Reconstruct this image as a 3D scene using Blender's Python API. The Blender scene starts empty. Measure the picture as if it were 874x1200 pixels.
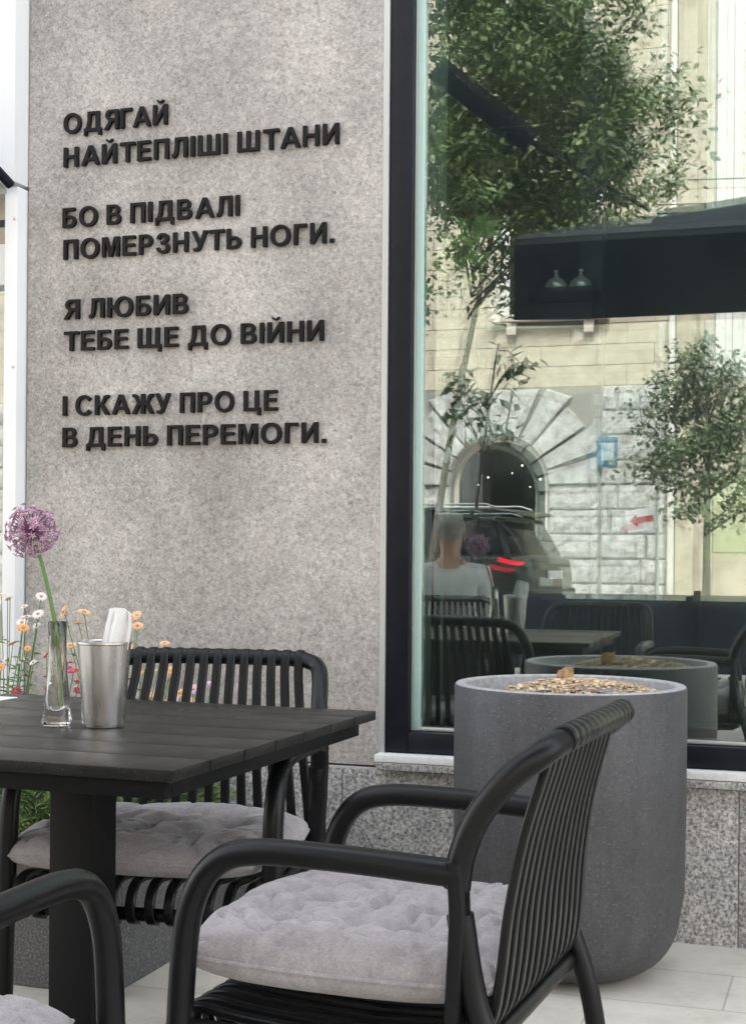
import bpy, bmesh, math, random
from mathutils import Vector, Matrix, noise
R = math.radians
random.seed(7)
S = bpy.context.scene
COL = S.collection

# ------------------------------------------------------------------ camera, sky, sun, exposure
cd = bpy.data.cameras.new('camera')
cam = bpy.data.objects.new('camera', cd); COL.objects.link(cam)
cam.matrix_world = (Matrix.Translation((0, -4.148, 1.085)) @ Matrix.Rotation(R(18.5), 4, 'Z')
                    @ Matrix.Rotation(R(90), 4, 'X') @ Matrix.Rotation(.008, 4, 'Z'))
cd.sensor_width = 36; cd.lens = 51.0; cd.shift_y = 48/1200
cd.clip_start = .05; cd.clip_end = 500
S.camera = cam
W = bpy.data.worlds.new('World'); S.world = W; W.use_nodes = True
nt = W.node_tree
sky = nt.nodes.new('ShaderNodeTexSky'); sky.sky_type = 'NISHITA'; sky.sun_disc = False
sky.sun_elevation = R(52); sky.sun_rotation = R(8); sky.dust_density = 2.5; sky.altitude = 100
hs = nt.nodes.new('ShaderNodeHueSaturation'); hs.inputs['Saturation'].default_value = .22
nt.links.new(sky.outputs[0], hs.inputs['Color'])
bg = nt.nodes['Background']; nt.links.new(hs.outputs[0], bg.inputs[0]); bg.inputs[1].default_value = .15
sl = bpy.data.lights.new('sun', 'SUN'); sl.energy = 1.5; sl.angle = R(12); sl.color = (1, .95, .88)
sun = bpy.data.objects.new('sun', sl); COL.objects.link(sun)
sun.rotation_euler = Vector((-.09, -.61, -.79)).to_track_quat('-Z', 'Y').to_euler()
sun.location = (0, 20, 40)
S.view_settings.view_transform = 'Standard'; S.view_settings.look = 'None'
S.view_settings.exposure = 2.6; S.view_settings.gamma = 1
S.cycles.max_bounces = 10; S.cycles.transparent_max_bounces = 12; S.cycles.glossy_bounces = 6
S.cycles.use_denoising = True

# ------------------------------------------------------------------ materials
def mat(name, col, rough=.6, metal=0, spec=.5):
    m = bpy.data.materials.new(name); m.use_nodes = True
    b = m.node_tree.nodes['Principled BSDF']
    b.inputs['Base Color'].default_value = (*col, 1); b.inputs['Roughness'].default_value = rough
    b.inputs['Metallic'].default_value = metal; b.inputs['Specular IOR Level'].default_value = spec
    return m
def N(m, t, **kw):
    n = m.node_tree.nodes.new(t)
    for k, v in kw.items():
        if k in n.inputs: n.inputs[k].default_value = v
        else: setattr(n, k, v)
    return n
def L(m, a, b): m.node_tree.links.new(a, b)
def B(m): return m.node_tree.nodes['Principled BSDF']
def coords(m, kind='Object', scale=(1, 1, 1)):
    tc = N(m, 'ShaderNodeTexCoord'); mp = N(m, 'ShaderNodeMapping'); mp.inputs['Scale'].default_value = scale
    L(m, tc.outputs[kind], mp.inputs[0]); return mp.outputs[0]
def ramp(m, fac, stops):
    r = N(m, 'ShaderNodeValToRGB'); e = r.color_ramp.elements
    while len(e) < len(stops): e.new(.5)
    for el, (p, c) in zip(e, stops):
        el.position = p; el.color = (*c, 1) if len(c) == 3 else c
    L(m, fac, r.inputs[0]); return r.outputs[0]
def nz(m, vec, scale, detail=4, rough=.6, dist=0):
    n = N(m, 'ShaderNodeTexNoise', Scale=scale, Detail=detail, Roughness=rough, Distortion=dist)
    L(m, vec, n.inputs['Vector']); return n.outputs[0]
def mix(m, fac, a, b, bt='MIX'):
    n = N(m, 'ShaderNodeMix', data_type='RGBA', blend_type=bt)
    for sock, v in ((0, fac), (6, a), (7, b)):
        if hasattr(v, 'is_linked') or hasattr(v, 'links'): L(m, v, n.inputs[sock])
        elif sock == 0: n.inputs[0].default_value = v
        else: n.inputs[sock].default_value = (*v, 1)
    return n.outputs[2]
def bump(m, h, strength=.2, dist=.002):
    b = N(m, 'ShaderNodeBump', Strength=strength, Distance=dist); L(m, h, b.inputs['Height'])
    L(m, b.outputs[0], B(m).inputs['Normal'])
def noisy(name, c1, c2, scale, rough=.7, lo=.35, hi=.65, detail=6, bs=.15, bd=.002, metal=0, kind='Object', sc=(1, 1, 1)):
    m = mat(name, c1, rough, metal); v = coords(m, kind, sc); n = nz(m, v, scale, detail)
    L(m, ramp(m, n, [(lo, c1), (hi, c2)]), B(m).inputs['Base Color'])
    if bs: bump(m, n, bs, bd)
    return m

M = {}
def make_materials():
    # mottled ceramic / plaster facing: pinkish grey clouds with fine broken dark squiggles
    m = mat('grey_mottled_panel', (.3, .28, .26), .62); v = coords(m)
    big = ramp(m, nz(m, v, 2.3, 3, .55), [(.34, (.305, .292, .279)), (.5, (.375, .358, .343)), (.66, (.46, .437, .42))])
    hue = ramp(m, nz(m, v, 5.5, 2, .5), [(.36, (.985, 1.0, .985)), (.64, (1.018, .994, .99))])
    c = mix(m, 1, big, hue, 'MULTIPLY')
    fine = nz(m, v, 95, 5, .75, 1.1)
    c = mix(m, 1, c, ramp(m, fine, [(.36, (.56, .545, .53)), (.46, (.92, .92, .92)), (.52, (1.02, 1.02, 1.02)), (.62, (1.30, 1.29, 1.27))]), 'MULTIPLY')
    med = nz(m, v, 38, 6, .7, .8)
    c = mix(m, 1, c, ramp(m, med, [(.36, (.80, .79, .775)), (.52, (1, 1, 1)), (.66, (1.17, 1.16, 1.14))]), 'MULTIPLY')
    vo = N(m, 'ShaderNodeTexVoronoi', Scale=42); L(m, v, vo.inputs['Vector'])
    c = mix(m, 1, c, ramp(m, vo.outputs['Distance'], [(.0, (.45, .44, .44)), (.07, (.7, .7, .7)), (.1, (1, 1, 1))]), 'MULTIPLY')
    dr = nz(m, coords(m, 'Object', (9, 9, .55)), 2.2, 4)          # faint rain runs
    c = mix(m, 1, c, ramp(m, dr, [(.34, (.97, .965, .96)), (.5, (1, 1, 1))]), 'MULTIPLY')
    L(m, c, B(m).inputs['Base Color']); bump(m, fine, .18, .0015); M['panel'] = m
    # granite
    m = mat('speckled_granite', (.25, .25, .25), .5); v = coords(m)
    n1 = nz(m, v, 115, 4, .72); n2 = nz(m, v, 3.2, 3)
    c = ramp(m, n1, [(.34, (.07, .07, .072)), (.44, (.22, .22, .22)), (.54, (.40, .40, .39)), (.66, (.62, .61, .59))])
    c = mix(m, 1, c, ramp(m, n2, [(.3, (.75, .75, .75)), (.7, (1.15, 1.13, 1.1))]), 'MULTIPLY')
    L(m, c, B(m).inputs['Base Color']); bump(m, n1, .1, .001); M['granite'] = m
    M['joint'] = mat('pale_mortar', (.42, .41, .39), .9)
    # dark granite trough
    m = mat('dark_stone', (.09, .09, .092), .6); v = coords(m)
    n1 = nz(m, v, 160, 3, .7); c = ramp(m, n1, [(.4, (.06, .061, .065)), (.6, (.13, .13, .132)), (.72, (.3, .3, .3))])
    L(m, c, B(m).inputs['Base Color']); M['trough'] = m
    # pot: terrazzo-like dark concrete
    m = mat('dark_terrazzo', (.08, .08, .085), .55); v = coords(m)
    vo = N(m, 'ShaderNodeTexVoronoi', Scale=150, Randomness=1.0); L(m, v, vo.inputs['Vector'])
    sp = ramp(m, vo.outputs['Distance'], [(.0, (.34, .34, .35)), (.13, (.2, .2, .21)), (.2, (.058, .058, .062))])
    vc = ramp(m, vo.outputs['Color'], [(.5, (0, 0, 0)), (.62, (1, 1, 1))])
    base = ramp(m, nz(m, v, 90, 5, .7), [(.35, (.038, .038, .041)), (.62, (.066, .066, .07))])
    c = mix(m, vc, base, sp)
    c = mix(m, 1, c, ramp(m, nz(m, v, 4, 4), [(.3, (.82, .82, .82)), (.7, (1.14, 1.14, 1.14))]), 'MULTIPLY')
    wm = nz(m, coords(m, 'Object', (7, 7, .8)), 2.5, 5)
    c = mix(m, 1, c, ramp(m, wm, [(.36, (.88, .88, .88)), (.5, (1, 1, 1)), (.66, (1.09, 1.09, 1.08))]), 'MULTIPLY')
    L(m, c, B(m).inputs['Base Color']); bump(m, nz(m, v, 200, 3), .1, .001)
    L(m, ramp(m, nz(m, v, 6, 5), [(.3, (.45,)*3), (.7, (.68,)*3)]), B(m).inputs['Roughness']); M['pot'] = m
    M['pot_rim'] = noisy('sanded_rim', (.28, .28, .285), (.42, .42, .42), 60, .6, bs=.1, bd=.001)
    # furniture
    m = mat('black_resin', (.006, .0065, .0075), .34, spec=.27); v = coords(m); n = nz(m, v, 500, 3)
    bump(m, n, .08, .0006); L(m, ramp(m, nz(m, v, 9, 4), [(.3, (.28,)*3), (.7, (.42,)*3)]), B(m).inputs['Roughness']); M['resin'] = m
    m = mat('black_plank', (.02, .02, .021), .38, spec=.3); v = coords(m, 'Object', (5, 60, 60))
    n = nz(m, v, 4, 6, .65)
    L(m, ramp(m, n, [(.3, (.006, .0063, .0068)), (.7, (.015, .0152, .0158))]), B(m).inputs['Base Color']); wc = B(m).inputs['Base Color'].links[0].from_socket
    sm = mix(m, ramp(m, nz(m, coords(m), 5, 6, .7), [(.5, (0, 0, 0)), (.8, (.5,)*3)]), wc, (.05, .05, .049))      # dust and wipe marks
    L(m, mix(m, ramp(m, nz(m, coords(m), 230, 2), [(.66, (0, 0, 0)), (.72, (.6,)*3)]), sm, (.12, .12, .115)), B(m).inputs['Base Color'])
    v2 = coords(m, 'Object'); L(m, ramp(m, nz(m, v2, 7, 4), [(.3, (.3,)*3), (.7, (.46,)*3)]), B(m).inputs['Roughness'])
    bump(m, n, .25, .0012); M['plank'] = m
    M['table_metal'] = mat('black_powder_coat', (.0045, .005, .006), .5, spec=.2)
    m = mat('grey_velour', (.3, .28, .29), .95, spec=.15); v = coords(m)
    n1 = nz(m, v, 26, 6, .7, .5); n2 = nz(m, v, 420, 2, .6)
    c = ramp(m, n1, [(.3, (.265, .250, .257)), (.5, (.335, .317, .324)), (.7, (.405, .385, .39))])
    c = mix(m, 1, c, ramp(m, n2, [(.3, (.8,)*3), (.7, (1.18,)*3)]), 'MULTIPLY')
    L(m, c, B(m).inputs['Base Color']); B(m).inputs['Sheen Weight'].default_value = .35
    B(m).inputs['Sheen Roughness'].default_value = .5
    bump(m, n2, .35, .0012); M['velour'] = m
    m = mat('brushed_steel', (.60, .59, .57), .24, 1); v = coords(m, 'Object', (1, 1, .012)); n = nz(m, v, 260, 2)
    L(m, ramp(m, n, [(.3, (.255,)*3), (.7, (.275,)*3)]), B(m).inputs['Roughness']); B(m).inputs['Anisotropic'].default_value = .6; M['steel'] = m
    M['chrome'] = mat('polished_chrome', (.95, .95, .95), .22, .55)
    m = mat('clear_glass', (1, 1, 1), 0); b = B(m); b.inputs['Transmission Weight'].default_value = 1
    b.inputs['IOR'].default_value = 1.48; b.inputs['Roughness'].default_value = .0; M['clear'] = m
    m = bpy.data.materials.new('window_glass'); m.use_nodes = True; t = m.node_tree
    t.nodes.remove(t.nodes['Principled BSDF']); o = t.nodes['Material Output']
    tr = N(m, 'ShaderNodeBsdfTransparent'); tr.inputs[0].default_value = (.93, .972, .955, 1)
    gl = N(m, 'ShaderNodeBsdfGlossy'); gl.inputs['Color'].default_value = (.96, 1, .975, 1); gl.inputs['Roughness'].default_value = 0
    lw = N(m, 'ShaderNodeLayerWeight'); lw.inputs['Blend'].default_value = .18
    mr = N(m, 'ShaderNodeMapRange'); mr.inputs['To Min'].default_value = .165; mr.inputs['To Max'].default_value = 1
    L(m, lw.outputs['Fresnel'], mr.inputs[0])
    ms = N(m, 'ShaderNodeMixShader'); L(m, mr.outputs[0], ms.inputs[0]); L(m, tr.outputs[0], ms.inputs[1]); L(m, gl.outputs[0], ms.inputs[2])
    df = N(m, 'ShaderNodeBsdfDiffuse'); df.inputs[0].default_value = (.62, .70, .68, 1)
    dn = ramp(m, nz(m, coords(m), 1.4, 3), [(.3, (.003,)*3), (.7, (.012,)*3)])       # pale diffuse film painting in the hazy veil of light over the panes
    m2 = N(m, 'ShaderNodeMixShader'); L(m, dn, m2.inputs[0]); L(m, ms.outputs[0], m2.inputs[1]); L(m, df.outputs[0], m2.inputs[2])
    L(m, m2.outputs[0], o.inputs[0]); M['window'] = m
    m = bpy.data.materials.new('clear_shop_pane'); m.use_nodes = True; t = m.node_tree
    t.nodes.remove(t.nodes['Principled BSDF']); o = t.nodes['Material Output']
    tr = N(m, 'ShaderNodeBsdfTransparent'); tr.inputs[0].default_value = (.9, .95, .93, 1)
    gl = N(m, 'ShaderNodeBsdfGlossy'); gl.inputs['Roughness'].default_value = 0
    ms = N(m, 'ShaderNodeMixShader'); ms.inputs[0].default_value = .07; L(m, tr.outputs[0], ms.inputs[1]); L(m, gl.outputs[0], ms.inputs[2])
    L(m, ms.outputs[0], o.inputs[0]); M['shop_pane'] = m
    M['navy'] = noisy('navy_black_frame', (.004, .005, .010), (.008, .009, .015), 14, .4, bs=.03); B(M['navy']).inputs['Specular IOR Level'].default_value = .25
    M['alu'] = mat('pale_aluminium', (.55, .56, .55), .35, .6)
    M['edge'] = mat('pale_green_glass_edge', (.44, .60, .55), .25)
    M['white'] = noisy('white_coated_metal', (.74, .76, .77), (.80, .81, .81), 3, .4, bs=0)
    M['sill'] = noisy('white_sill', (.66, .66, .65), (.78, .78, .77), 60, .5, bs=.08)
    M['letter'] = mat('black_acrylic', (.006, .0055, .0055), .42, spec=.2)
    M['backing'] = mat('black_letter_side', (.01, .01, .01), .5)
    M['paper'] = noisy('white_paper', (.78, .78, .77), (.85, .85, .84), 30, .9, bs=.3, bd=.004)
    # plants
    def leafm(name, c1, c2, sc=18, trans=.15):
        m = noisy(name, c1, c2, sc, .55, bs=0)
        B(m).inputs['Transmission Weight'].default_value = 0
        return m
    M['leaf'] = leafm('green_leaf', (.035, .075, .018), (.095, .16, .045), 6)
    M['strap_leaf'] = leafm('strap_leaf', (.24, .46, .10), (.42, .62, .22), 6)
    M['leaf_tree'] = leafm('tree_leaf', (.045, .075, .024), (.15, .19, .065), 2.2)
    M['leaf_tree2'] = leafm('maple_leaf', (.03, .055, .022), (.10, .125, .05), 2.5)
    M['fern'] = leafm('feathery_leaf', (.10, .18, .05), (.28, .37, .15), 20)
    M['stem'] = mat('green_stem', (.10, .20, .045), .5)
    M['bark'] = noisy('grey_bark', (.06, .05, .04), (.16, .135, .11), 30, .9, bs=.6, bd=.01)
    M['allium'] = noisy('mauve_florets', (.40, .22, .34), (.64, .46, .56), 60, .7, bs=0)
    M['allium_dark'] = mat('dark_mauve_stalk', (.22, .10, .18), .7)
    M['pet_white'] = mat('white_petals', (.78, .74, .72), .7)
    M['pet_peach'] = mat('peach_petals', (.74, .50, .30), .7)
    M['pet_pink'] = mat('crimson_petals', (.58, .05, .15), .7)
    M['pet_lilac'] = mat('lilac_petals', (.62, .45, .58), .7)
    M['pet_orange'] = mat('orange_petals', (.75, .40, .16), .7)
    M['eye'] = mat('yellow_eye', (.55, .30, .04), .8)
    M['soil'] = noisy('dark_soil', (.03, .025, .02), (.08, .065, .05), 60, .95, bs=.8, bd=.01)
    M['chip'] = noisy('bark_chips', (.34, .23, .13), (.78, .63, .45), 70, .85, bs=.3)
    M['stump'] = noisy('cut_wood', (.22, .12, .06), (.50, .32, .18), 60, .9, bs=.5)
    # street
    m = mat('pavement_slabs', (.55, .53, .48), .75); v = coords(m)
    br = N(m, 'ShaderNodeTexBrick', Scale=1.0); br.offset = .5
    br.inputs['Mortar Size'].default_value = .003; br.inputs['Brick Width'].default_value = .6; br.inputs['Row Height'].default_value = .3
    for k, c in (('Color1', (.52, .50, .455)), ('Color2', (.57, .55, .50)), ('Mortar', (.38, .36, .33))): br.inputs[k].default_value = (*c, 1)
    L(m, v, br.inputs['Vector'])
    c = mix(m, 1, br.outputs[0], ramp(m, nz(m, v, 5, 8, .7), [(.3, (.80, .78, .74)), (.5, (1, .99, .96)), (.7, (1.12, 1.10, 1.06))]), 'MULTIPLY')
    c = mix(m, 1, c, ramp(m, nz(m, v, 60, 5, .7), [(.28, (.7, .68, .65)), (.4, (1, 1, 1))]), 'MULTIPLY')
    L(m, c, B(m).inputs['Base Color']); bump(m, nz(m, v, 120, 4), .15, .001); M['slab'] = m
    M['asphalt'] = noisy('asphalt', (.04, .04, .042), (.075, .073, .07), 120, .85, bs=.3)
    M['kerb'] = noisy('kerb_stone', (.25, .25, .24), (.36, .35, .33), 50, .8)
    M['road_paint'] = mat('white_road_paint', (.7, .7, .68), .7)
    M['inside_dark'] = noisy('dark_interior_paint', (.016, .02, .021), (.026, .03, .031), 3, .6, bs=0)
    M['inside_floor'] = noisy('dark_oak_floor', (.03, .024, .019), (.055, .043, .033), 9, .45, bs=0)
    M['inside_pale'] = noisy('pale_green_reveal', (.42, .56, .50), (.50, .62, .56), 3, .45, bs=0)
    M['inside_navy'] = mat('dark_navy_lacquer', (.006, .012, .03), .35)
    m = mat('white_limestone', (.5, .47, .43), .85); v = coords(m); n = nz(m, v, 5, 8, .7)
    L(m, ramp(m, n, [(.34, (.20, .19, .18)), (.46, (.32, .31, .30)), (.55, (.38, .37, .36)), (.68, (.50, .49, .475))]), B(m).inputs['Base Color'])
    bump(m, nz(m, v, 6, 8, .75), .9, .05); M['rock'] = m
    M['ashlar'] = noisy('sandstone', (.31, .265, .205), (.44, .385, .305), 2.5, .85, bs=.2)
    M['ashlar_joint'] = mat('sandstone_joint', (.20, .185, .17), .9)
    M['pale_stone'] = noisy('pale_render', (.44, .39, .33), (.54, .48, .42), 2, .85, bs=.1)
    M['whitewash'] = noisy('white_render', (.50, .48, .45), (.60, .58, .55), 3, .8, bs=0)
    M['dark_glass'] = mat('shop_glass', (.012, .014, .015), .1, spec=.3)
    M['blue'] = mat('blue_enamel', (.03, .10, .18), .45); M['plate_pale'] = noisy('worn_pale_enamel', (.10, .18, .22), (.34, .38, .36), 9, .6, bs=0)
    M['red'] = mat('red_vinyl', (.55, .02, .035), .5)
    M['sign_white'] = mat('white_sign_board', (.8, .8, .8), .5)
    M['lime'] = mat('yellow_green_board', (.36, .37, .23), .6)
    M['car_paint'] = mat('dark_green_black_paint', (.010, .014, .0135), .3); B(M['car_paint']).inputs['Coat Weight'].default_value = .3
    M['car_trim'] = mat('car_trim', (.02, .02, .02), .6)
    M['tyre'] = mat('tyre_rubber', (.02, .02, .02), .85)
    m = mat('tail_lamp', (.5, .01, .015), .2); B(m).inputs['Emission Color'].default_value = (1, .02, .03, 1)
    B(m).inputs['Emission Strength'].default_value = .35; M['tail'] = m
    M['canvas'] = noisy('navy_canvas', (.002, .005, .018), (.004, .008, .028), 200, .8, bs=.2)
    M['canvas_top'] = noisy('grey_canvas_trim', (.10, .105, .12), (.14, .145, .16), 200, .8, bs=.2)
    M['skin'] = noisy('skin', (.50, .29, .20), (.56, .34, .25), 20, .55, bs=0)
    M['shirt'] = noisy('white_shirt', (.74, .74, .76), (.80, .80, .82), 18, .85, bs=.2)
    M['trousers'] = noisy('dark_trousers', (.03, .032, .04), (.05, .052, .06), 30, .9, bs=.2)
    M['hair'] = noisy('grey_hair', (.20, .18, .16), (.38, .35, .32), 90, .7, bs=.4)
    M['jacket'] = noisy('mauve_tweed', (.28, .24, .25), (.38, .33, .34), 90, .9, bs=.2)
    m = mat('lamp_glow', (1, 1, 1)); B(m).inputs['Emission Color'].default_value = (1, .93, .8, 1)
    B(m).inputs['Emission Strength'].default_value = 3; M['glow'] = m
make_materials()

# ------------------------------------------------------------------ mesh helpers
def bx(bm, lo, hi, mi=0, bev=0):
    x0, y0, z0 = lo; x1, y1, z1 = hi
    v = [bm.verts.new(p) for p in ((x0,y0,z0),(x1,y0,z0),(x1,y1,z0),(x0,y1,z0),(x0,y0,z1),(x1,y0,z1),(x1,y1,z1),(x0,y1,z1))]
    fs = [bm.faces.new([v[i] for i in q]) for q in ((3,2,1,0),(4,5,6,7),(0,1,5,4),(1,2,6,5),(2,3,7,6),(3,0,4,7))]
    for f in fs: f.material_index = mi
    if bev:
        es = list({e for f in fs for e in f.edges})
        r = bmesh.ops.bevel(bm, geom=es, offset=bev, segments=2, profile=.6, affect='EDGES')
        for f in r['faces']: f.material_index = mi
    return v
def catmull(pts, n=8):
    P = [Vector(p) for p in pts]; out = []
    P = [P[0]*2-P[1]] + P + [P[-1]*2-P[-2]]
    for i in range(1, len(P)-2):
        a, b, c, d = P[i-1:i+3]
        for k in range(n):
            t = k/n
            out.append(.5*((2*b)+(c-a)*t+(2*a-5*b+4*c-d)*t*t+(3*b-a-3*c+d)*t**3))
    out.append(P[-2]); return out
def tube(bm, path, rad, seg=12, mi=0, up=(0, 0, 1), flat=None, cap=True):
    """sweep a round (or flat = (half width, half thickness)) section along a path"""
    P = [Vector(p) for p in path]; rings = []; nprev = None
    for i, p in enumerate(P):
        t = (P[min(i+1, len(P)-1)] - P[max(i-1, 0)]).normalized()
        if nprev is None:
            u = Vector(up)
            if abs(u.dot(t)) > .95: u = Vector((1, 0, 0)) if abs(t.x) < .9 else Vector((0, 1, 0))
            n = (u - t*u.dot(t)).normalized()
        else: n = (nprev - t*nprev.dot(t)).normalized()
        nprev = n; b = t.cross(n)
        r = rad(i/(len(P)-1)) if callable(rad) else rad
        ring = []
        for k in range(seg):
            a = 2*math.pi*k/seg
            if flat:
                ca, sa = math.cos(a), math.sin(a); e = .5
                q = b*math.copysign(abs(ca)**e, ca)*flat[0] + n*math.copysign(abs(sa)**e, sa)*flat[1]
            else: q = (b*math.cos(a)+n*math.sin(a))*r
            ring.append(bm.verts.new(p+q))
        rings.append(ring)
    for a, b in zip(rings, rings[1:]):
        for k in range(seg):
            f = bm.faces.new((a[k], a[(k+1) % seg], b[(k+1) % seg], b[k])); f.material_index = mi
    if cap:
        for r, rev in ((rings[0], True), (rings[-1], False)):
            f = bm.faces.new(r[::-1] if rev else r); f.material_index = mi
def lathe(bm, prof, seg=48, mi=0, c=(0, 0, 0), mis=None):
    rings = []
    for r, z in prof:
        rings.append([bm.verts.new((c[0]+r*math.cos(2*math.pi*k/seg), c[1]+r*math.sin(2*math.pi*k/seg), c[2]+z)) for k in range(seg)]
                     if r > 1e-6 else [bm.verts.new((c[0], c[1], c[2]+z))])
    for i, (a, b) in enumerate(zip(rings, rings[1:])):
        for k in range(seg):
            k2 = (k+1) % seg
            if len(a) == 1 and len(b) == 1: continue
            if len(a) == 1: f = bm.faces.new((a[0], b[k2], b[k]))
            elif len(b) == 1: f = bm.faces.new((a[k], a[k2], b[0]))
            else: f = bm.faces.new((a[k], a[k2], b[k2], b[k]))
            f.material_index = mis[i] if mis else mi
def quad(bm, a, b, c, d, mi=0):
    f = bm.faces.new([bm.verts.new(p) for p in (a, b, c, d)]); f.material_index = mi; return f
def obj(name, bm, mats, parent=None, angle=40, loc=None):
    me = bpy.data.meshes.new(name)
    bmesh.ops.recalc_face_normals(bm, faces=bm.faces[:])
    bm.to_mesh(me); bm.free()
    for m in (mats if isinstance(mats, (list, tuple)) else [mats]): me.materials.append(m)
    if angle:
        me.polygons.foreach_set('use_smooth', [True]*len(me.polygons)); me.set_sharp_from_angle(angle=R(angle))
    o = bpy.data.objects.new(name, me); COL.objects.link(o)
    if parent: o.parent = parent
    if loc: o.location = loc
    return o
def tag(o, label, cat, group=None):
    o['label'] = label; o['category'] = cat
    if group: o['group'] = group
    return o
def thing(name, label, cat, loc=(0, 0, 0), rz=0, group=None):
    o = bpy.data.objects.new(name, None); COL.objects.link(o); o.empty_display_size = .1
    o.location = loc; o.rotation_euler = (0, 0, rz); return tag(o, label, cat, group)
def struct(name, bm, m, angle=30):
    o = obj(name, bm, m, None, angle); o['kind'] = 'structure'; return o
def copy_tree(root, loc, rz, label, group=None):
    def cp(o, parent):
        c = o.copy(); COL.objects.link(c); c.parent = parent
        for ch in o.children: cp(ch, c)
        return c
    r = cp(root, None); r.location = loc; r.rotation_euler = (0, 0, rz); r['label'] = label
    if group: r['group'] = group
    return r
nb = bmesh.new

# ------------------------------------------------------------------ ground, street
bm = nb(); bx(bm, (-150, -150, -.5), (150, 150, -.13)); struct('ground', bm, M['asphalt'])
bm = nb(); bx(bm, (-60, -11, -.4), (60, 12, 0)); struct('pavement', bm, M['slab'])
bm = nb(); bx(bm, (-60, -11.15, -.4), (60, -11.004, .004)); struct('kerb', bm, M['kerb'])
bm = nb(); bx(bm, (-60, -21, -.3), (60, -11.16, -.126)); struct('road', bm, M['asphalt'])
bm = nb()
for i in range(-14, 14): bx(bm, (i*4, -15.06, -.125), (i*4+2, -14.94, -.122))
struct('road_marking', bm, M['road_paint'])
bm = nb(); bx(bm, (-60, -60, -.4), (60, -21.16, 0)); struct('far_pavement', bm, M['slab'])
bm = nb(); bx(bm, (-60, -21.155, -.4), (60, -21.01, .004)); struct('far_kerb', bm, M['kerb'])

# ------------------------------------------------------------------ the cafe building
XL, XW, XR = -2.585, -1.345, 2.6       # panel left edge, window left edge, window right edge
ZB, ZS, ZT = .445, .488, 3.7            # panel bottom, window bottom, window top
cafe = thing('cafe_building', 'grey stone clad cafe front with tall dark framed shop window and granite base', 'building')
bm = nb(); bx(bm, (XL, 0, ZB), (XW-.022, .25, 4.2)); obj('wall_panel', bm, M['panel'], cafe)
bm = nb(); bx(bm, (XW-.021, -.002, ZS-.03), (XW-.002, .2, ZT+.1)); obj('edge_trim', bm, M['alu'], cafe)
# granite plinth slabs with pale mortar behind
bm = nb(); bx(bm, (-9, -.012, -.3), (9, .24, ZB-.006)); obj('plinth_joint', bm, M['joint'], cafe)
bm = nb(); xs = [-3.9, -2.66, -1.473, -.309, .86, 2.03, 3.2, 4.4]
for a, b in zip(xs, xs[1:]): bx(bm, (a+.0015, -.02, -.2), (b-.0015, .2, ZB-.010), 0, .002)
obj('plinth', bm, M['granite'], cafe)
bm = nb(); bx(bm, (XW-.012, -.055, ZB-.004), (XR, .05, ZS-.026), 0, .003)
obj('sill_slab', bm, M['granite'], cafe)
bm = nb(); bx(bm, (XW-.018, -.05, ZS-.024), (XR, .05, ZS-.003), 0, .002)
obj('window_sill', bm, M['sill'], cafe)
# window: frame with mitred bars, bead, pane
fr = nb(); FW = .070
def frame_bar(x0, x1, z0, z1): bx(fr, (x0, .004, z0), (x1, .11, z1), 0, .004)
frame_bar(XW, XW+FW, ZS, ZT); frame_bar(XW+FW+.0005, XR, ZS, ZS+.062); frame_bar(XW+FW+.0005, XR, ZT-.08, ZT)
bx(fr, (1.2, .006, ZS+.063), (1.28, .108, ZT-.081), 0, .004)
win = obj('window_frame', fr, M['navy'], cafe)
bm = nb()
bx(bm, (XW+FW+.001, .030, ZS+.064), (XW+FW+.0055, .10, ZT-.082), 0, .001)
bx(bm, (XW+FW+.0275, .035, ZS+.064), (1.199, .10, ZS+.074), 0, .002)
obj('glazing_bead', bm, M['alu'], win)
bm = nb(); bx(bm, (XW+FW+.006, .034, ZS+.064), (XW+FW+.027, .10, ZT-.082), 0, .002); obj('glass_edge', bm, M['edge'], win)
bm = nb(); bx(bm, (XW+FW+.0275, .05, ZS+.075), (1.198, .056, ZT-.083)); obj('window_pane', bm, M['window'], win, 0)
bm = nb(); bx(bm, (-1.205, -.003, -1.5), (1.205, .003, 1.5))          # inner leaf of the double glazing, a hair out of parallel
ip_ = obj('inner_pane', bm, M['window'], win, 0, (-.015, .088, 2.09)); ip_.rotation_euler = (-.0030, 0, .0042)
bm = nb(); bx(bm, (1.281, .05, ZS+.064), (XR, .056, ZT-.083)); obj('window_pane', bm, M['window'], win, 0)
# upper storeys and roof (keeps the terrace in the building's shade)
bm = nb(); bx(bm, (-14, .02, 4.21), (14, .5, 15)); bx(bm, (XR+.001, .02, ZB), (14, .5, 4.205)); bx(bm, (XW-.02, .02, ZT+.101), (XR, .5, 4.205))
obj('upper_wall', bm, M['panel'], cafe)
bm = nb(); bx(bm, (-14, .502, 14.6), (14, 10, 15)); bx(bm, (-14, 9.6, 0), (14, 10, 14.59)); bx(bm, (-14, .502, 0), (-13.7, 9.59, 14.59)); bx(bm, (13.7, .502, 0), (14, 9.59, 14.59))
obj('roof', bm, M['pale_stone'], cafe)
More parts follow.
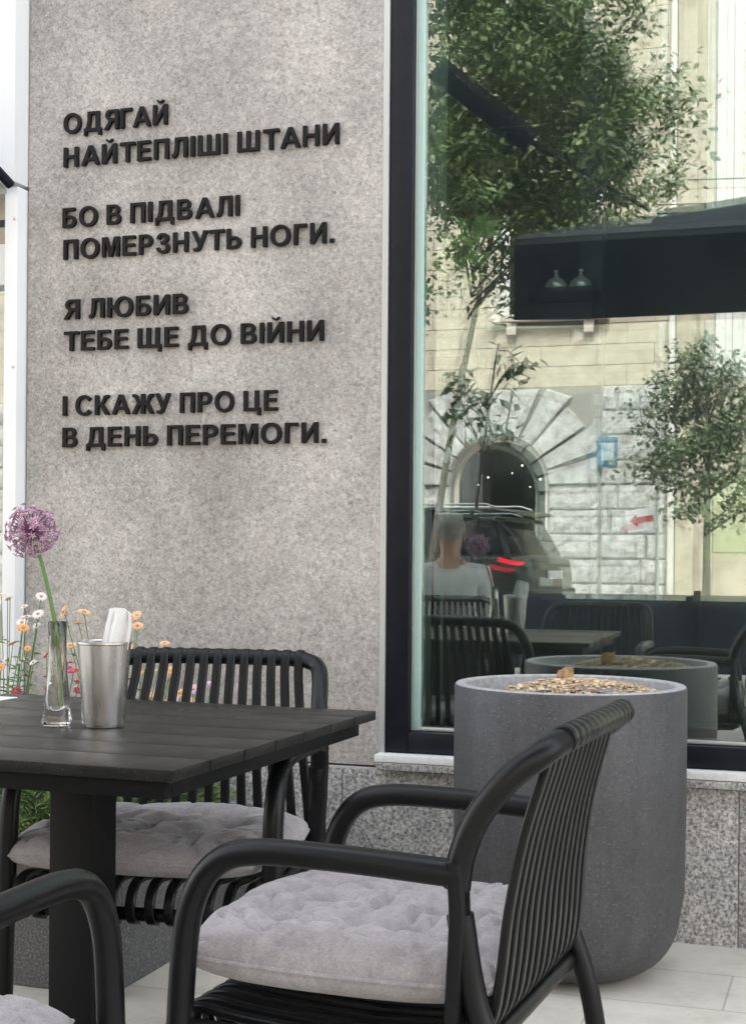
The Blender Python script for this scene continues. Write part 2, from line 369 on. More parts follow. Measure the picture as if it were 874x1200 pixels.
# interior of the cafe
IX0, IX1, IY1, IZ1 = -2.5, 5.0, 5.2, 3.9
bm = nb(); bx(bm, (IX0, .26, .01), (IX1, IY1, .03)); obj('interior_floor', bm, M['inside_floor'], cafe)
bm = nb()
bx(bm, (IX0, IY1, 0), (IX1, IY1+.1, IZ1)); bx(bm, (IX0-.1, .26, 0), (IX0, IY1, IZ1)); bx(bm, (IX1, .26, 0), (IX1+.1, IY1, IZ1))
bx(bm, (IX0, .26, IZ1+.001), (IX1, IY1, IZ1+.1)); bx(bm, (XW-.02, .24, .03), (XR, .27, ZS))
obj('interior_wall', bm, M['inside_dark'], cafe)
bm = nb(); bx(bm, (-2.2, .55, .031), (-1.33, .58, IZ1)); obj('pale_partition', bm, M['inside_pale'], cafe)

# ------------------------------------------------------------------ neighbouring white shopfront
shop = thing('white_shopfront', 'white metal clad shopfront corner beside the grey panel, with glass door and canopy', 'building')
bm = nb(); bx(bm, (-2.640, -.055, 0), (-2.592, .2, 2.265), 0, .003)
post = obj('corner_post', bm, M['white'], shop)
for z in (2.16, 1.68, 1.15):
    bm = nb(); bmesh.ops.create_uvsphere(bm, u_segments=10, v_segments=6, radius=.0055, matrix=Matrix.Translation((-2.604, -.0565, z)) @ Matrix.Diagonal((1, .5, 1, 1)))
    obj('rivet', bm, M['alu'], post)
bm = nb(); bx(bm, (-4.6, -.08, 2.275), (-2.590, .2, 4.2), 0, .004); obj('fascia', bm, M['white'], shop)
bm = nb(); bx(bm, (-4.6, .02, 2.10), (-2.645, .2, 2.27), 0, .003); obj('transom', bm, M['pale_stone'], shop)
bm = nb(); bx(bm, (-4.6, .016, 2.155), (-2.642, .05, 2.178)); obj('transom_groove', bm, M['car_trim'], shop)
bm = nb(); bx(bm, (-2.662, .0, .0), (-2.643, .12, 2.095), 0, .003); bx(bm, (-3.7, .0, 0), (-3.64, .12, 2.095), 0, .003); bx(bm, (-3.639, .001, 1.96), (-2.663, .119, 2.095), 0, .003); bx(bm, (-3.639, .001, 0), (-2.663, .119, .09), 0, .003)
door = obj('door_frame', bm, M['white'], shop)
for gx in (-2.668, -3.639):
    bm = nb(); bx(bm, (gx, .01, .092), (gx+.005, .1, 1.958)); obj('door_gasket', bm, M['car_trim'], door)
bm = nb(); bx(bm, (-3.631, .05, .092), (-2.669, .056, 1.958)); obj('door_pane', bm, M['window'], door, 0)
bm = nb(); bx(bm, (-4.6, 1.5, 0), (-2.7, 1.6, 3)); obj('back_wall', bm, M['pale_stone'], shop)
# slanting glass canopy with dark arm above the door
bm = nb()
vs = [(-3.7, -.75, 2.55), (-2.66, -.75, 2.55), (-2.615, -.085, 2.235), (-3.7, -.085, 2.235)]
a = [bm.verts.new(v) for v in vs]; b = [bm.verts.new((v[0], v[1], v[2]+.012)) for v in vs]
bm.faces.new(a); bm.faces.new(b[::-1])
for i in range(4): bm.faces.new((a[i], a[(i+1) % 4], b[(i+1) % 4], b[i]))
can = obj('canopy', bm, M['alu'], shop)
bm = nb(); tube(bm, [(-2.60, -.085, 2.262), (-2.66, -.3, 2.40), (-2.70, -.75, 2.58)], .016, 8); obj('canopy_arm', bm, M['navy'], can)

# ------------------------------------------------------------------ raised lettering (glyphs drawn as outlines, cap height 1)
def ell(cx, cy, rx, ry, a0, a1, n=18, p=1.0):
    out = []
    for i in range(n+1):
        a = R(a0+(a1-a0)*i/n); ca, sa = math.cos(a), math.sin(a)
        out.append((cx+rx*math.copysign(abs(ca)**p, ca), cy+ry*math.copysign(abs(sa)**p, sa)))
    return out
def mir(poly, w): return [(w-x, y) for x, y in poly]
def rect(x0, y0, x1, y1): return [(x0, y0), (x1, y0), (x1, y1), (x0, y1)]
def G():
    g = {}
    ring = lambda cx, w: [ell(cx, .5, w/2, .525, 0, 342, 38, .93), ell(cx, .5, w/2-.205, .35, 0, 342, 38, .93)]
    g['О'] = (1.0, ring(.5, 1.0)); g['І'] = (.21, [rect(0, 0, .21, 1)])
    g['Н'] = (.8, [[(0,0),(.21,0),(.21,.43),(.59,.43),(.59,0),(.8,0),(.8,1),(.59,1),(.59,.6),(.21,.6),(.21,1),(0,1)]])
    g['П'] = (.78, [[(0,0),(.21,0),(.21,.83),(.57,.83),(.57,0),(.78,0),(.78,1),(0,1)]])
    g['Ш'] = (1.12, [[(0,0),(1.12,0),(1.12,1),(.91,1),(.91,.17),(.665,.17),(.665,1),(.455,1),(.455,.17),(.21,.17),(.21,1),(0,1)]])
    g['Щ'] = (1.22, [[(0,0),(1.05,0),(1.05,-.2),(1.22,-.2),(1.22,.17),(1.12,.17),(1.12,1),(.91,1),(.91,.17),(.665,.17),(.665,1),(.455,1),(.455,.17),(.21,.17),(.21,1),(0,1)]])
    g['Ц'] = (.88, [[(0,0),(.71,0),(.71,-.2),(.88,-.2),(.88,.17),(.78,.17),(.78,1),(.57,1),(.57,.17),(.21,.17),(.21,1),(0,1)]])
    g['Т'] = (.82, [[(.305,0),(.515,0),(.515,.83),(.82,.83),(.82,1),(0,1),(0,.83),(.305,.83)]])
    g['Г'] = (.64, [[(0,0),(.21,0),(.21,.83),(.64,.83),(.64,1),(0,1)]])
    g['Е'] = (.71, [[(0,0),(.71,0),(.71,.17),(.21,.17),(.21,.44),(.65,.44),(.65,.61),(.21,.61),(.21,.83),(.69,.83),(.69,1),(0,1)]])
    g['А'] = (1.0, [[(0,0),(.225,0),(.31,.23),(.69,.23),(.775,0),(1,0),(.61,1),(.39,1)], [(.37,.39),(.63,.39),(.5,.755)]])
    g['Д'] = (.98, [[(0,-.2),(.17,-.2),(.17,0),(.81,0),(.81,-.2),(.98,-.2),(.98,.17),(.87,.17),(.87,1),(.2,1),(.2,.66),(.18,.42),(.14,.26),(.08,.17),(0,.17)],
                    [(.66,.17),(.66,.83),(.4,.83),(.4,.6),(.37,.36),(.3,.17)]])
    g['Л'] = (.8, [[(0,0),(.12,-.015),(.23,.04),(.31,.2),(.35,.5),(.355,.83),(.59,.83),(.59,0),(.8,0),(.8,1),(.15,1),(.145,.6),(.12,.3),(.07,.18),(0,.165)]])
    I = [(0,0),(.205,0),(.595,.64),(.595,0),(.8,0),(.8,1),(.595,1),(.205,.36),(.205,1),(0,1)]
    br = ell(.4, 1.24, .2, .17, 180, 360, 10) + ell(.4, 1.24, .1, .075, 360, 180, 10)
    g['И'] = (.8, [I]); g['Й'] = (.8, [I, br])
    bowl = ell(.43, .31, .31, .31, -90, 90, 10); hole = ell(.41, .31, .13, .145, -90, 90, 8)
    g['Б'] = (.74, [[(0,0)]+bowl+[(.21,.62),(.21,.83),(.68,.83),(.68,1),(0,1)], [(.21,.165)]+hole+[(.21,.455)]])
    g['Ь'] = (.74, [[(0,0)]+bowl+[(.21,.62),(.21,1),(0,1)], [(.21,.165)]+hole+[(.21,.455)]])
    g['В'] = (.77, [[(0,0)]+ell(.48,.285,.29,.285,-90,62,10)+ell(.44,.745,.27,.255,-50,90,10)+[(0,1)],
                    [(.21,.165)]+ell(.45,.295,.115,.13,-90,90,8)+[(.21,.425)], [(.21,.59)]+ell(.42,.715,.1,.12,-90,90,8)[0:0]+ell(.42,.712,.1,.122,-90,90,8)+[(.21,.834)]])
    P = [[(0,0),(.21,0),(.21,.37)]+ell(.42,.685,.31,.315,-90,90,12)+[(0,1)], [(.21,.535)]+ell(.40,.683,.125,.148,-90,90,8)+[(.21,.831)]]
    g['Р'] = (.73, P)
    Rr = [[(0,0),(.21,0),(.21,.41),(.3,.41),(.37,.37),(.58,0),(.83,0),(.6,.36),(.56,.42)]+ell(.47,.72,.28,.28,-55,90,10)+[(0,1)], [(.21,.57)]+ell(.44,.7,.1,.13,-90,90,8)+[(.21,.83)]]
    g['Я'] = (.81, [mir(p, .81) for p in Rr])
    g['М'] = (.94, [[(0,0),(.19,0),(.19,.71),(.205,.71),(.375,0),(.565,0),(.735,.71),(.75,.71),(.75,0),(.94,0),(.94,1),(.645,1),(.48,.37),(.46,.37),(.295,1),(0,1)]])
    g['З'] = (.74, [[(.03,.72),(.08,.88),(.2,.985),(.37,1.02),(.55,.985),(.67,.88),(.69,.75),(.65,.62),(.55,.535),(.67,.45),(.74,.3),(.71,.14),(.58,.02),(.38,-.02),(.2,.02),(.07,.12),(0,.29),(.2,.32),(.25,.2),(.37,.145),(.49,.18),(.53,.3),(.48,.41),(.37,.45),(.25,.45),(.25,.6),(.35,.6),(.46,.65),(.48,.74),(.45,.82),(.36,.86),(.27,.82),(.23,.69)]])
    g['С'] = (.92, [ell(.49,.5,.49,.525,38,322,26,.95)+ell(.49,.5,.285,.35,-33,-327,22,.95)])
    g['К'] = (.83, [[(0,0),(.21,0),(.21,.40),(.29,.44),(.36,.36),(.57,0),(.83,0),(.56,.44),(.47,.54),(.55,.63),(.62,.8),(.67,.83),(.79,.83),(.79,1),(.64,1),(.5,.95),(.42,.74),(.34,.61),(.21,.6),(.21,1),(0,1)]])
    g['Ж'] = (1.2, [[(0,0),(.24,0),(.40,.38),(.495,.43),(.495,0),(.705,0),(.705,.43),(.80,.38),(.96,0),(1.2,0),(.98,.45),(.90,.54),(.98,.66),(1.03,.82),(1.17,.83),(1.17,1),(1.0,1),(.89,.92),(.80,.66),(.705,.6),(.705,1),(.495,1),(.495,.6),(.40,.66),(.31,.92),(.2,1),(.03,1),(.03,.83),(.17,.82),(.22,.66),(.3,.54),(.22,.45)]])
    g['У'] = (.84, [[(0,1),(.23,1),(.45,.52),(.62,1),(.84,1),(.55,.25),(.47,.09),(.37,.005),(.24,-.02),(.1,0),(.1,.165),(.2,.15),(.29,.18),(.34,.27)]])
    O2 = ell(.84, .5, .47, .525, 189, 531, 38, .93)
    g['Ю'] = (1.31, [[(0,0),(.205,0),(.205,.42)]+O2+[(.205,.58),(.205,1),(0,1)], ell(.84,.5,.27,.35,0,342,38,.93)])
    g['.'] = (.21, [rect(0, 0, .21, .2)])
    return g
GL = G()
def glyph_mesh(ch, h, sx):
    cu = bpy.data.curves.new('outline', 'CURVE'); cu.dimensions = '2D'; cu.fill_mode = 'BOTH'
    cu.extrude = .0055; cu.bevel_depth = .001; cu.bevel_resolution = 1; cu.offset = -.0013
    for poly in GL[ch][1]:
        sp = cu.splines.new('POLY'); sp.points.add(len(poly)-1); sp.use_cyclic_u = True
        for q, (x, y) in zip(sp.points, poly): q.co = (x*h*sx, y*h, 0, 1)
    tmp = bpy.data.objects.new('outline', cu); COL.objects.link(tmp)
    dg = bpy.context.evaluated_depsgraph_get()
    me = bpy.data.meshes.new_from_object(tmp.evaluated_get(dg))
    bpy.data.objects.remove(tmp); bpy.data.curves.remove(cu)
    me.materials.clear(); me.materials.append(M['letter']); return me
LINES = [('ОДЯГАЙ', -2.452, -2.080, 2.435, 'top line of the verse'), ('НАЙТЕПЛІШІ ШТАНИ', -2.451, -1.503, 2.326, 'second line of the verse, just under the short top line'),
         ('БО В ПІДВАЛІ', -2.453, -1.830, 2.130, 'upper line of the second couplet'), ('ПОМЕРЗНУТЬ НОГИ.', -2.449, -1.517, 2.027, 'lower line of the second couplet'),
         ('Я ЛЮБИВ', -2.445, -2.003, 1.833, 'shortest two word line, above the line ending in a word for war'), ('ТЕБЕ ЩЕ ДО ВІЙНИ', -2.445, -1.548, 1.730, 'lower line of the third couplet'),
         ('І СКАЖУ ПРО ЦЕ', -2.447, -1.697, 1.521, 'upper line of the last couplet'), ('В ДЕНЬ ПЕРЕМОГИ.', -2.447, -1.538, 1.419, 'bottom line of the verse')]
CAP = .0640
for txt, x0, x1, z, where in LINES:
    label = 'raised black letters reading %s, %s' % (txt, where)
    words = label.split()
    t = thing('raised_lettering', ' '.join(words[:16]), 'wall lettering', (x0, -.0072, z), 0, 'lines of raised black letters on the grey wall')
    gap, space = .165, .50
    kern = lambda a, b: gap-(.12 if a+b in ('ТА', 'ГА', 'УТ', 'ЖУ') else .06 if a+b in ('КА', 'АЖ', 'АЛ', 'ТЬ', 'ТЕ', 'Г.', 'ЯГ', 'АЙ', 'АН') else 0)
    tot = sum((space if c == ' ' else GL[c][0]) for c in txt) + sum(kern(a, b) for a, b in zip(txt, txt[1:]) if a != ' ' and b != ' ')
    sx = (x1-x0)/(CAP*tot); x = 0
    for i, c in enumerate(txt):
        if c == ' ': x += space*CAP*sx; continue
        me = glyph_mesh(c, CAP, sx)
        o = bpy.data.objects.new('letter' if c != '.' else 'full_stop', me); COL.objects.link(o); o.parent = t
        o.location = (x, 0, 0); o.rotation_euler = (R(90), 0, 0)
        x += GL[c][0]*CAP*sx + (kern(c, txt[i+1])*CAP*sx if i+1 < len(txt) and txt[i+1] != ' ' else 0)

# ------------------------------------------------------------------ terrace table
tab = thing('cafe_table', 'square black slatted outdoor table carrying the steel cup and the allium vase', 'table', (-1.439, -1.673, 0), R(-1.4))
bm = nb(); n = 7; w = .92/n
for i in range(n): bx(bm, (-.46, -.46+i*w+.0015, .731), (.46, -.46+(i+1)*w-.0015, .75), 0, .002)
obj('tabletop', bm, M['plank'], tab)
bm = nb()
bx(bm, (-.432, -.432, .699), (.432, -.405, .7295), 0, .002); bx(bm, (-.432, .405, .699), (.432, .432, .7295), 0, .002)
bx(bm, (-.432, -.4045, .699), (-.405, .4045, .7295), 0, .002); bx(bm, (.405, -.4045, .699), (.432, .4045, .7295), 0, .002)
bx(bm, (-.4045, -.03, .699), (.4045, .03, .7295), 0, .002)
obj('apron', bm, M['table_metal'], tab)
bm = nb(); bx(bm, (-.018, -.046, .022), (.074, .046, .698), 0, .003); obj('pedestal', bm, M['table_metal'], tab)
bm = nb(); bx(bm, (-.22, -.25, 0), (.28, .25, .0215), 0, .004); obj('base_plate', bm, M['table_metal'], tab)

# ------------------------------------------------------------------ slatted armchair (local +y = the way it faces) and cushion
def make_chair(loc, rz, label, group):
    t = thing('armchair', label, 'chair', loc, rz, group)
    for s in (-1, 1):
        bm = nb()
        p = catmull([(s*.268, .235, 0), (s*.267, .225, .30), (s*.266, .215, .50), (s*.266, .200, .585), (s*.265, .165, .638), (s*.265, .105, .660),
                     (s*.264, -.02, .662), (s*.262, -.205, .655)], 7)
        tube(bm, p, .0195, 14, up=(s, 0, 0))
        obj('arm', bm, M['resin'], t)
        bm = nb()
        tube(bm, catmull([(s*.262, -.195, .672), (s*.261, -.200, .60), (s*.258, -.195, .50), (s*.252, -.19, .40)], 6), 0, 12, up=(1, 0, 0), flat=(.012, .0195))
        obj('arm_support', bm, M['resin'], t)
        bm = nb()
        tube(bm, [(s*.258, .215, .395), (s*.250, 0, .392), (s*.250, -.20, .398), (s*.250, -.222, .41)], .016, 12)
        obj('seat_rail', bm, M['resin'], t)
        bm = nb()
        tube(bm, catmull([(s*.256, -.199, .60), (s*.252, -.218, .49), (s*.251, -.250, .40), (s*.252, -.272, .30), (s*.262, -.315, 0)], 6), lambda q: .019-.003*q, 12, up=(1, 0, 0))
        obj('leg', bm, M['resin'], t)
    bm = nb()
    half = [(.261, -.196, .635), (.259, -.202, .68), (.254, -.224, .735), (.246, -.264, .786), (.233, -.300, .815), (.210, -.316, .828), (.17, -.323, .833)]
    p = half + [(0, -.325, .835)] + [(-x, y, z) for x, y, z in half[::-1]]
    tube(bm, catmull(p, 7), .0185, 14, up=(0, 1, 0)); obj('back_frame', bm, M['resin'], t)
    bm = nb()
    for y, z in ((.225, .352), (-.228, .415), (-.02, .388)):
        tube(bm, [(-.252, y, z), (.252, y, z)], .014, 10)
    obj('cross_rail', bm, M['resin'], t)
    prof = catmull([(0, -.319, .8245), (0, -.332, .824), (0, -.337, .835), (0, -.333, .8455), (0, -.322, .848), (0, -.3105, .838), (0, -.297, .79), (0, -.272, .70), (0, -.255, .60),
                    (0, -.247, .51), (0, -.236, .452), (0, -.205, .420), (0, -.14, .409), (0, 0, .404), (0, .14, .411), (0, .205, .418), (0, .240, .405), (0, .256, .376), (0, .246, .346), (0, .220, .336)], 4)
    n = 13
    for i in range(n):
        x = -.188+.376*i/(n-1)
        bm = nb(); tube(bm, [(x*(1+.22*max(0, min(1, (.80-q.z)/.34))), q.y, q.z) for q in prof], 0, 10, up=(0, 0, 1) if False else (1, 0, 0), flat=(.0068, .0098))
        obj('slat', bm, M['resin'], t)
    return t
def make_cushion(loc, rz, label, seed):
    n = 72; hw = .245
    bm = nb(); rnd = random.Random(seed)
    tufts = [(a*.085*1.25 + rnd.uniform(-.01, .01), b*.085*1.25 + rnd.uniform(-.01, .01)) for a in (-1, 0, 1) for b in (-1, 0, 1) if (a, b) != (0, 0)] + [(0, 0)]
    off = Vector((rnd.uniform(0, 50), rnd.uniform(0, 50), 0))
    def shape(u, v):
        # square with rounded, slightly wavy outline
        a, b = u, v
        k = 1-.11*(a*a*b*b)
        edge = 1-.035*(1-abs(a)**2)*(abs(b)**6) - .035*(1-abs(b)**2)*(abs(a)**6)
        x, y = a*hw*k*edge, b*hw*k*edge
        e = max(abs(a), abs(b)); d = (1-abs(a)**3.2)*(1-abs(b)**3.2)
        prof = max(0, d)**.42
        top = .046*prof
        for tx, ty in tufts:
            r2 = (x-tx)**2+(y-ty)**2; top -= .017*prof*math.exp(-r2/.00055)+.011*prof*math.exp(-r2/.0042)
        # radiating pulls between neighbouring buttons
        g = .1063
        for q, w in ((x, y), (y, x)):
            for c in (-g, 0, g):
                dd = q-c; top -= .007*prof*math.exp(-(dd/.006)**2)*(.5+.5*noise.noise(Vector((w*18, c*50, 3))+off))
        wv = noise.noise(Vector((x*11, y*11, 0))+off)*.008+noise.noise(Vector((x*28, y*22, 5))+off)*.0025
        ridge = abs(noise.noise(Vector((x*16+y*7, y*16-x*5, 9))+off)); wv -= .010*max(0, 1-ridge*10)
        top += wv*min(1, prof*1.2)
        bot = -.030*max(0, d)**.35
        return x, y, top, bot, e
    top = {}; bot = {}
    for i in range(n+1):
        for j in range(n+1):
            u = math.sin((2*i/n-1)*math.pi/2*.985)/math.sin(math.pi/2*.985); v = math.sin((2*j/n-1)*math.pi/2*.985)/math.sin(math.pi/2*.985)
            x, y, zt, zb, e = shape(u, v)
            if i in (0, n) or j in (0, n): top[i, j] = bot[i, j] = bm.verts.new((x, y, 0))
            else: top[i, j] = bm.verts.new((x, y, zt)); bot[i, j] = bm.verts.new((x, y, zb))
    for i in range(n):
        for j in range(n):
            bm.faces.new((top[i, j], top[i+1, j], top[i+1, j+1], top[i, j+1]))
            q = (bot[i, j], bot[i, j+1], bot[i+1, j+1], bot[i+1, j])
            if len(set(q)) > 2 and not all(a in (top[i, j], top[i+1, j], top[i+1, j+1], top[i, j+1]) for a in q): bm.faces.new(q)
    o = obj('seat_cushion', bm, M['velour'], None, 80, loc); o.rotation_euler = (0, 0, rz)
    tag(o, label, 'cushion', 'grey tufted seat cushions')
    path = []
    for i in range(n+1): path.append(shape(math.sin((2*i/n-1)*math.pi/2), -1)[:2])
    for i in range(1, n+1): path.append(shape(1, math.sin((2*i/n-1)*math.pi/2))[:2])
    for i in range(1, n+1): path.append(shape(-math.sin((2*i/n-1)*math.pi/2), 1)[:2])
    for i in range(1, n+1): path.append(shape(-1, -math.sin((2*i/n-1)*math.pi/2))[:2])
    bm = nb(); tube(bm, [(x, y, 0) for x, y in path[::2]], .0028, 6); obj('piping', bm, M['velour'], o)
    return o
GC = 'black slatted armchairs round the table'
chA = make_chair((-.690, -1.993, 0), R(87), 'black slatted armchair in the foreground with its back turned toward the round planter', GC)
chB = copy_tree(chA, (-1.405, -1.298, 0), R(187), 'black slatted armchair behind the table, facing it, back toward the grey wall')
chC = copy_tree(chA, (-1.215, -2.625, 0), R(0), 'black slatted armchair at the near left, only its right arm and seat showing')
ZC = .447
def on(ch, dy): 
    a = ch.rotation_euler.z; return (ch.location.x-math.sin(a)*dy, ch.location.y+math.cos(a)*dy, ZC)
cA = make_cushion(on(chA, .01), R(88), 'grey tufted seat cushion on the foreground armchair beside the planter', 1); cA.scale = (1.06, 1.04, 1.6); cA.location.z += .045
chB.scale = (1.06, 1, 1)
cB = make_cushion(on(chB, .01), R(186), 'grey tufted seat cushion on the chair behind the table pedestal', 2); cB.scale = (1.22, 1.04, 1.4); cB.location.x -= .02; cB.location.z += .012
make_cushion(on(chC, -.01), R(2), 'grey tufted seat cushion at the bottom left corner, under the cropped chair arm', 3)

# ------------------------------------------------------------------ on the table: cup, napkin, vase, allium, paper card
bm = nb()
lathe(bm, [(0, .0), (.036, .0), (.038, .002), (.0385, .006), (.0400, .0065), (.0505, .157), (.0520, .1585), (.0520, .1625), (.0505, .1635), (.0490, .1615), (.0385, .010), (0, .008)], 64)
cup = obj('steel_cup', bm, M['steel'], None, 30, (-1.360, -1.690, .75)); tag(cup, 'brushed stainless steel cup holding a white napkin on the black table', 'cup')
bm = nb()
def napkin():
    n = 14
    for k, (dx, dy, w, h, tl) in enumerate(((.010, .012, .050, .205, .10), (.016, .004, .046, .200, .16))):
        fr_, bk = [], []
        for i in range(n+1):
            t = i/n
            ww = w*(.55+.45*min(1, t*1.6))*(1 if t < .86 else 1-(t-.86)*1.6)
            z = .02+h*t; xx = dx+tl*.12*t+.003*math.sin(t*7+k)
            row = [(xx-ww/2+(.004*math.sin(t*9)), dy+.004*math.sin(t*5), z), (xx-ww/6, dy-.010+.004*math.sin(t*6+1), z+.002), (xx+ww/6, dy+.006, z+.003*math.sin(t*3)), (xx+ww/2, dy-.006, z-.004)]
            fr_.append([bm.verts.new(p) for p in row]); bk.append([bm.verts.new((p[0], p[1]+.004, p[2])) for p in row])
        for a, b in zip(fr_, fr_[1:]):
            for j in range(3): bm.faces.new((a[j], a[j+1], b[j+1], b[j]))
        for a, b in zip(bk, bk[1:]):
            for j in range(3): bm.faces.new((a[j], b[j], b[j+1], a[j+1]))
        for i in range(n):
            bm.faces.new((fr_[i][0], fr_[i+1][0], bk[i+1][0], bk[i][0])); bm.faces.new((fr_[i][3], bk[i][3], bk[i+1][3], fr_[i+1][3]))
        bm.faces.new((*fr_[n], *bk[n][::-1]))
napkin()
nap = obj('paper_napkin', bm, M['paper'], None, 60, (-1.360, -1.690, .75)); tag(nap, 'folded white paper napkin sticking up out of the steel cup', 'napkin')
# square-footed bud vase: round neck, squared flared foot, thick glass bottom
bm = nb()
def vring(half, z, sq):
    out = []
    for k in range(32):
        a = 2*math.pi*k/32+math.pi/4; ca, sa = math.cos(a), math.sin(a); p = 1-.55*sq
        out.append(bm.verts.new((half*math.copysign(abs(ca)**p, ca), half*math.copysign(abs(sa)**p, sa), z)))
    return out
prof = [(.024, .001, 1), (.0265, .004, 1), (.0262, .014, 1), (.0235, .05, .7), (.0195, .09, .3), (.0172, .13, 0), (.0170, .17, 0), (.0176, .198, 0), (.0168, .199, 0), (.0155, .197, 0), (.0152, .13, 0), (.0165, .09, .2), (.0190, .05, .5), (.0185, .034, .3), (.010, .028, 0)]
rg = [vring(*p) for p in prof]
for a, b in zip(rg, rg[1:]):
    for k in range(32): bm.faces.new((a[k], a[(k+1) % 32], b[(k+1) % 32], b[k]))
bm.faces.new(rg[0][::-1]); bm.faces.new(rg[-1])
VX, VY = -1.452, -1.705
vas = obj('bud_vase', bm, M['clear'], None, 40, (VX, VY, .75)); vas.rotation_euler = (0, 0, R(20))
tag(vas, 'slim clear glass bud vase holding the purple allium on the table', 'vase')
al = thing('allium_flower', 'single purple ball shaped allium bloom leaning left out of the glass vase', 'flower', (VX, VY, .75))
HC = Vector((-.070, .02, .372))
bm = nb(); tube(bm, catmull([(.010, 0, .036), (.004, 0, .12), (-.012, .005, .21), (-.040, .012, .30), tuple(HC)], 8), lambda t: .0046-.0012*t, 10); obj('stem', bm, M['stem'], al)
bm = nb(); ga = math.pi*(3-5**.5)
NF = 150
for i in range(NF):
    z = 1-2*(i+.5)/NF; r = (1-z*z)**.5; a = ga*i
    d = Vector((r*math.cos(a), r*math.sin(a), z)) + Vector((random.uniform(-.12, .12), random.uniform(-.12, .12), random.uniform(-.12, .12))); d.normalize()
    Lr = random.uniform(.038, .054)
    tube(bm, [HC+d*.004, HC+d*Lr], .0006, 4, 1)
    up = d.orthogonal().normalized(); sd = d.cross(up); c = HC+d*Lr
    for k in range(6):
        an = k*math.pi/3+random.uniform(-.2, .2); e = up*math.cos(an)+sd*math.sin(an); w = d.cross(e).normalized()*.0019
        ln = random.uniform(.0068, .0092)
        tip = c+e*ln+d*.003; mid = c+e*ln*.5+d*.0035
        bm.faces.new([bm.verts.new(p) for p in (c, mid+w, tip, mid-w)]).material_index = 0
    bmesh.ops.create_icosphere(bm, subdivisions=1, radius=.0021, matrix=Matrix.Translation(c+d*.003))
obj('flower_head', bm, [M['allium'], M['allium_dark']], al, 0)
bm = nb(); bx(bm, (-1.93, -1.37, .7505), (-1.80, -1.29, .7525)); card = obj('paper_card', bm, M['paper']); tag(card, 'small white paper card lying at the far left edge of the tabletop', 'card')

# ------------------------------------------------------------------ round planter
pot = thing('round_planter', 'big round dark speckled stone planter with pale rim standing before the window', 'planter', (-.717, -.370, 0))
bm = nb(); Rp = .302
pr = [(0, .004), (.125, .004)] + [(.125+.163*math.sin(R(a))**.85, .165-.161*math.cos(R(a))) for a in range(5, 91, 8)]
pr += [(Rp-.003, .22), (Rp, .45), (Rp, .738), (Rp-.003, .744)]
inner = [(Rp-.006, .7465), (Rp-.026, .7465), (Rp-.030, .743), (Rp-.034, .67), (Rp-.036, .60), (0, .60)]
mis = [0]*(len(pr)-1) + [1]*2 + [1]*3 + [0]
lathe(bm, pr+inner, 96, 0, mis=mis[:len(pr+inner)-1]); obj('pot_body', bm, [M['pot'], M['pot_rim']], pot, 35)
bm = nb(); rr = 40
cv = bm.verts.new((0, 0, .715)); ringp = None
for k in range(1, 9):
    r = .262*k/8; row = [bm.verts.new((r*math.cos(2*math.pi*j/rr), r*math.sin(2*math.pi*j/rr), .690+.030*(1-(k/8)**2)+random.uniform(-.005, .005))) for j in range(rr)]
    for j in range(rr):
        if ringp: bm.faces.new((ringp[j], row[j], row[(j+1) % rr], ringp[(j+1) % rr]))
        else: bm.faces.new((cv, row[j], row[(j+1) % rr]))
    ringp = row
obj('soil', bm, M['soil'], pot)
bm = nb()
for i in range(900):
    a = random.uniform(0, 6.283); r = .175*random.random()**.6; s = random.uniform(.003, .0105)
    c = Vector((-.713+r*math.cos(a)*1.15+.03, -.375+r*math.sin(a), .716+.034*max(0, 1-(r/.19)**2)+random.uniform(0, .010)))
    m4 = Matrix.Translation(c) @ Matrix.Rotation(random.uniform(0, 6.28), 4, 'Z') @ Matrix.Rotation(random.uniform(-1.2, 1.2), 4, 'X') @ Matrix.Diagonal((s*1.6, s*.8, s*.3, 1))
    bmesh.ops.create_cube(bm, size=1, matrix=m4)
chips = obj('wood_chips', bm, M['chip'], None, 0); chips['kind'] = 'stuff'; tag(chips, 'orange brown bark chips heaped on the soil of the round planter', 'wood chips')
bm = nb()
ang = [random.uniform(.8, 1.15) for _ in range(14)]
lo = [bm.verts.new((.026*ang[k]*math.cos(k*math.pi/7), .024*ang[k]*math.sin(k*math.pi/7), -.03)) for k in range(14)]
hi = [bm.verts.new((.022*ang[k]*math.cos(k*math.pi/7), .020*ang[k]*math.sin(k*math.pi/7), .024+random.uniform(-.009, .010))) for k in range(14)]
for k in range(14): bm.faces.new((lo[k], lo[(k+1) % 14], hi[(k+1) % 14], hi[k]))
bm.faces.new(hi); bm.faces.new(lo[::-1])
st = obj('tree_stump', bm, M['stump'], None, 25, (-.745, -.28, .752)); tag(st, 'short cut off brown stump poking out of the planter chips', 'stump')

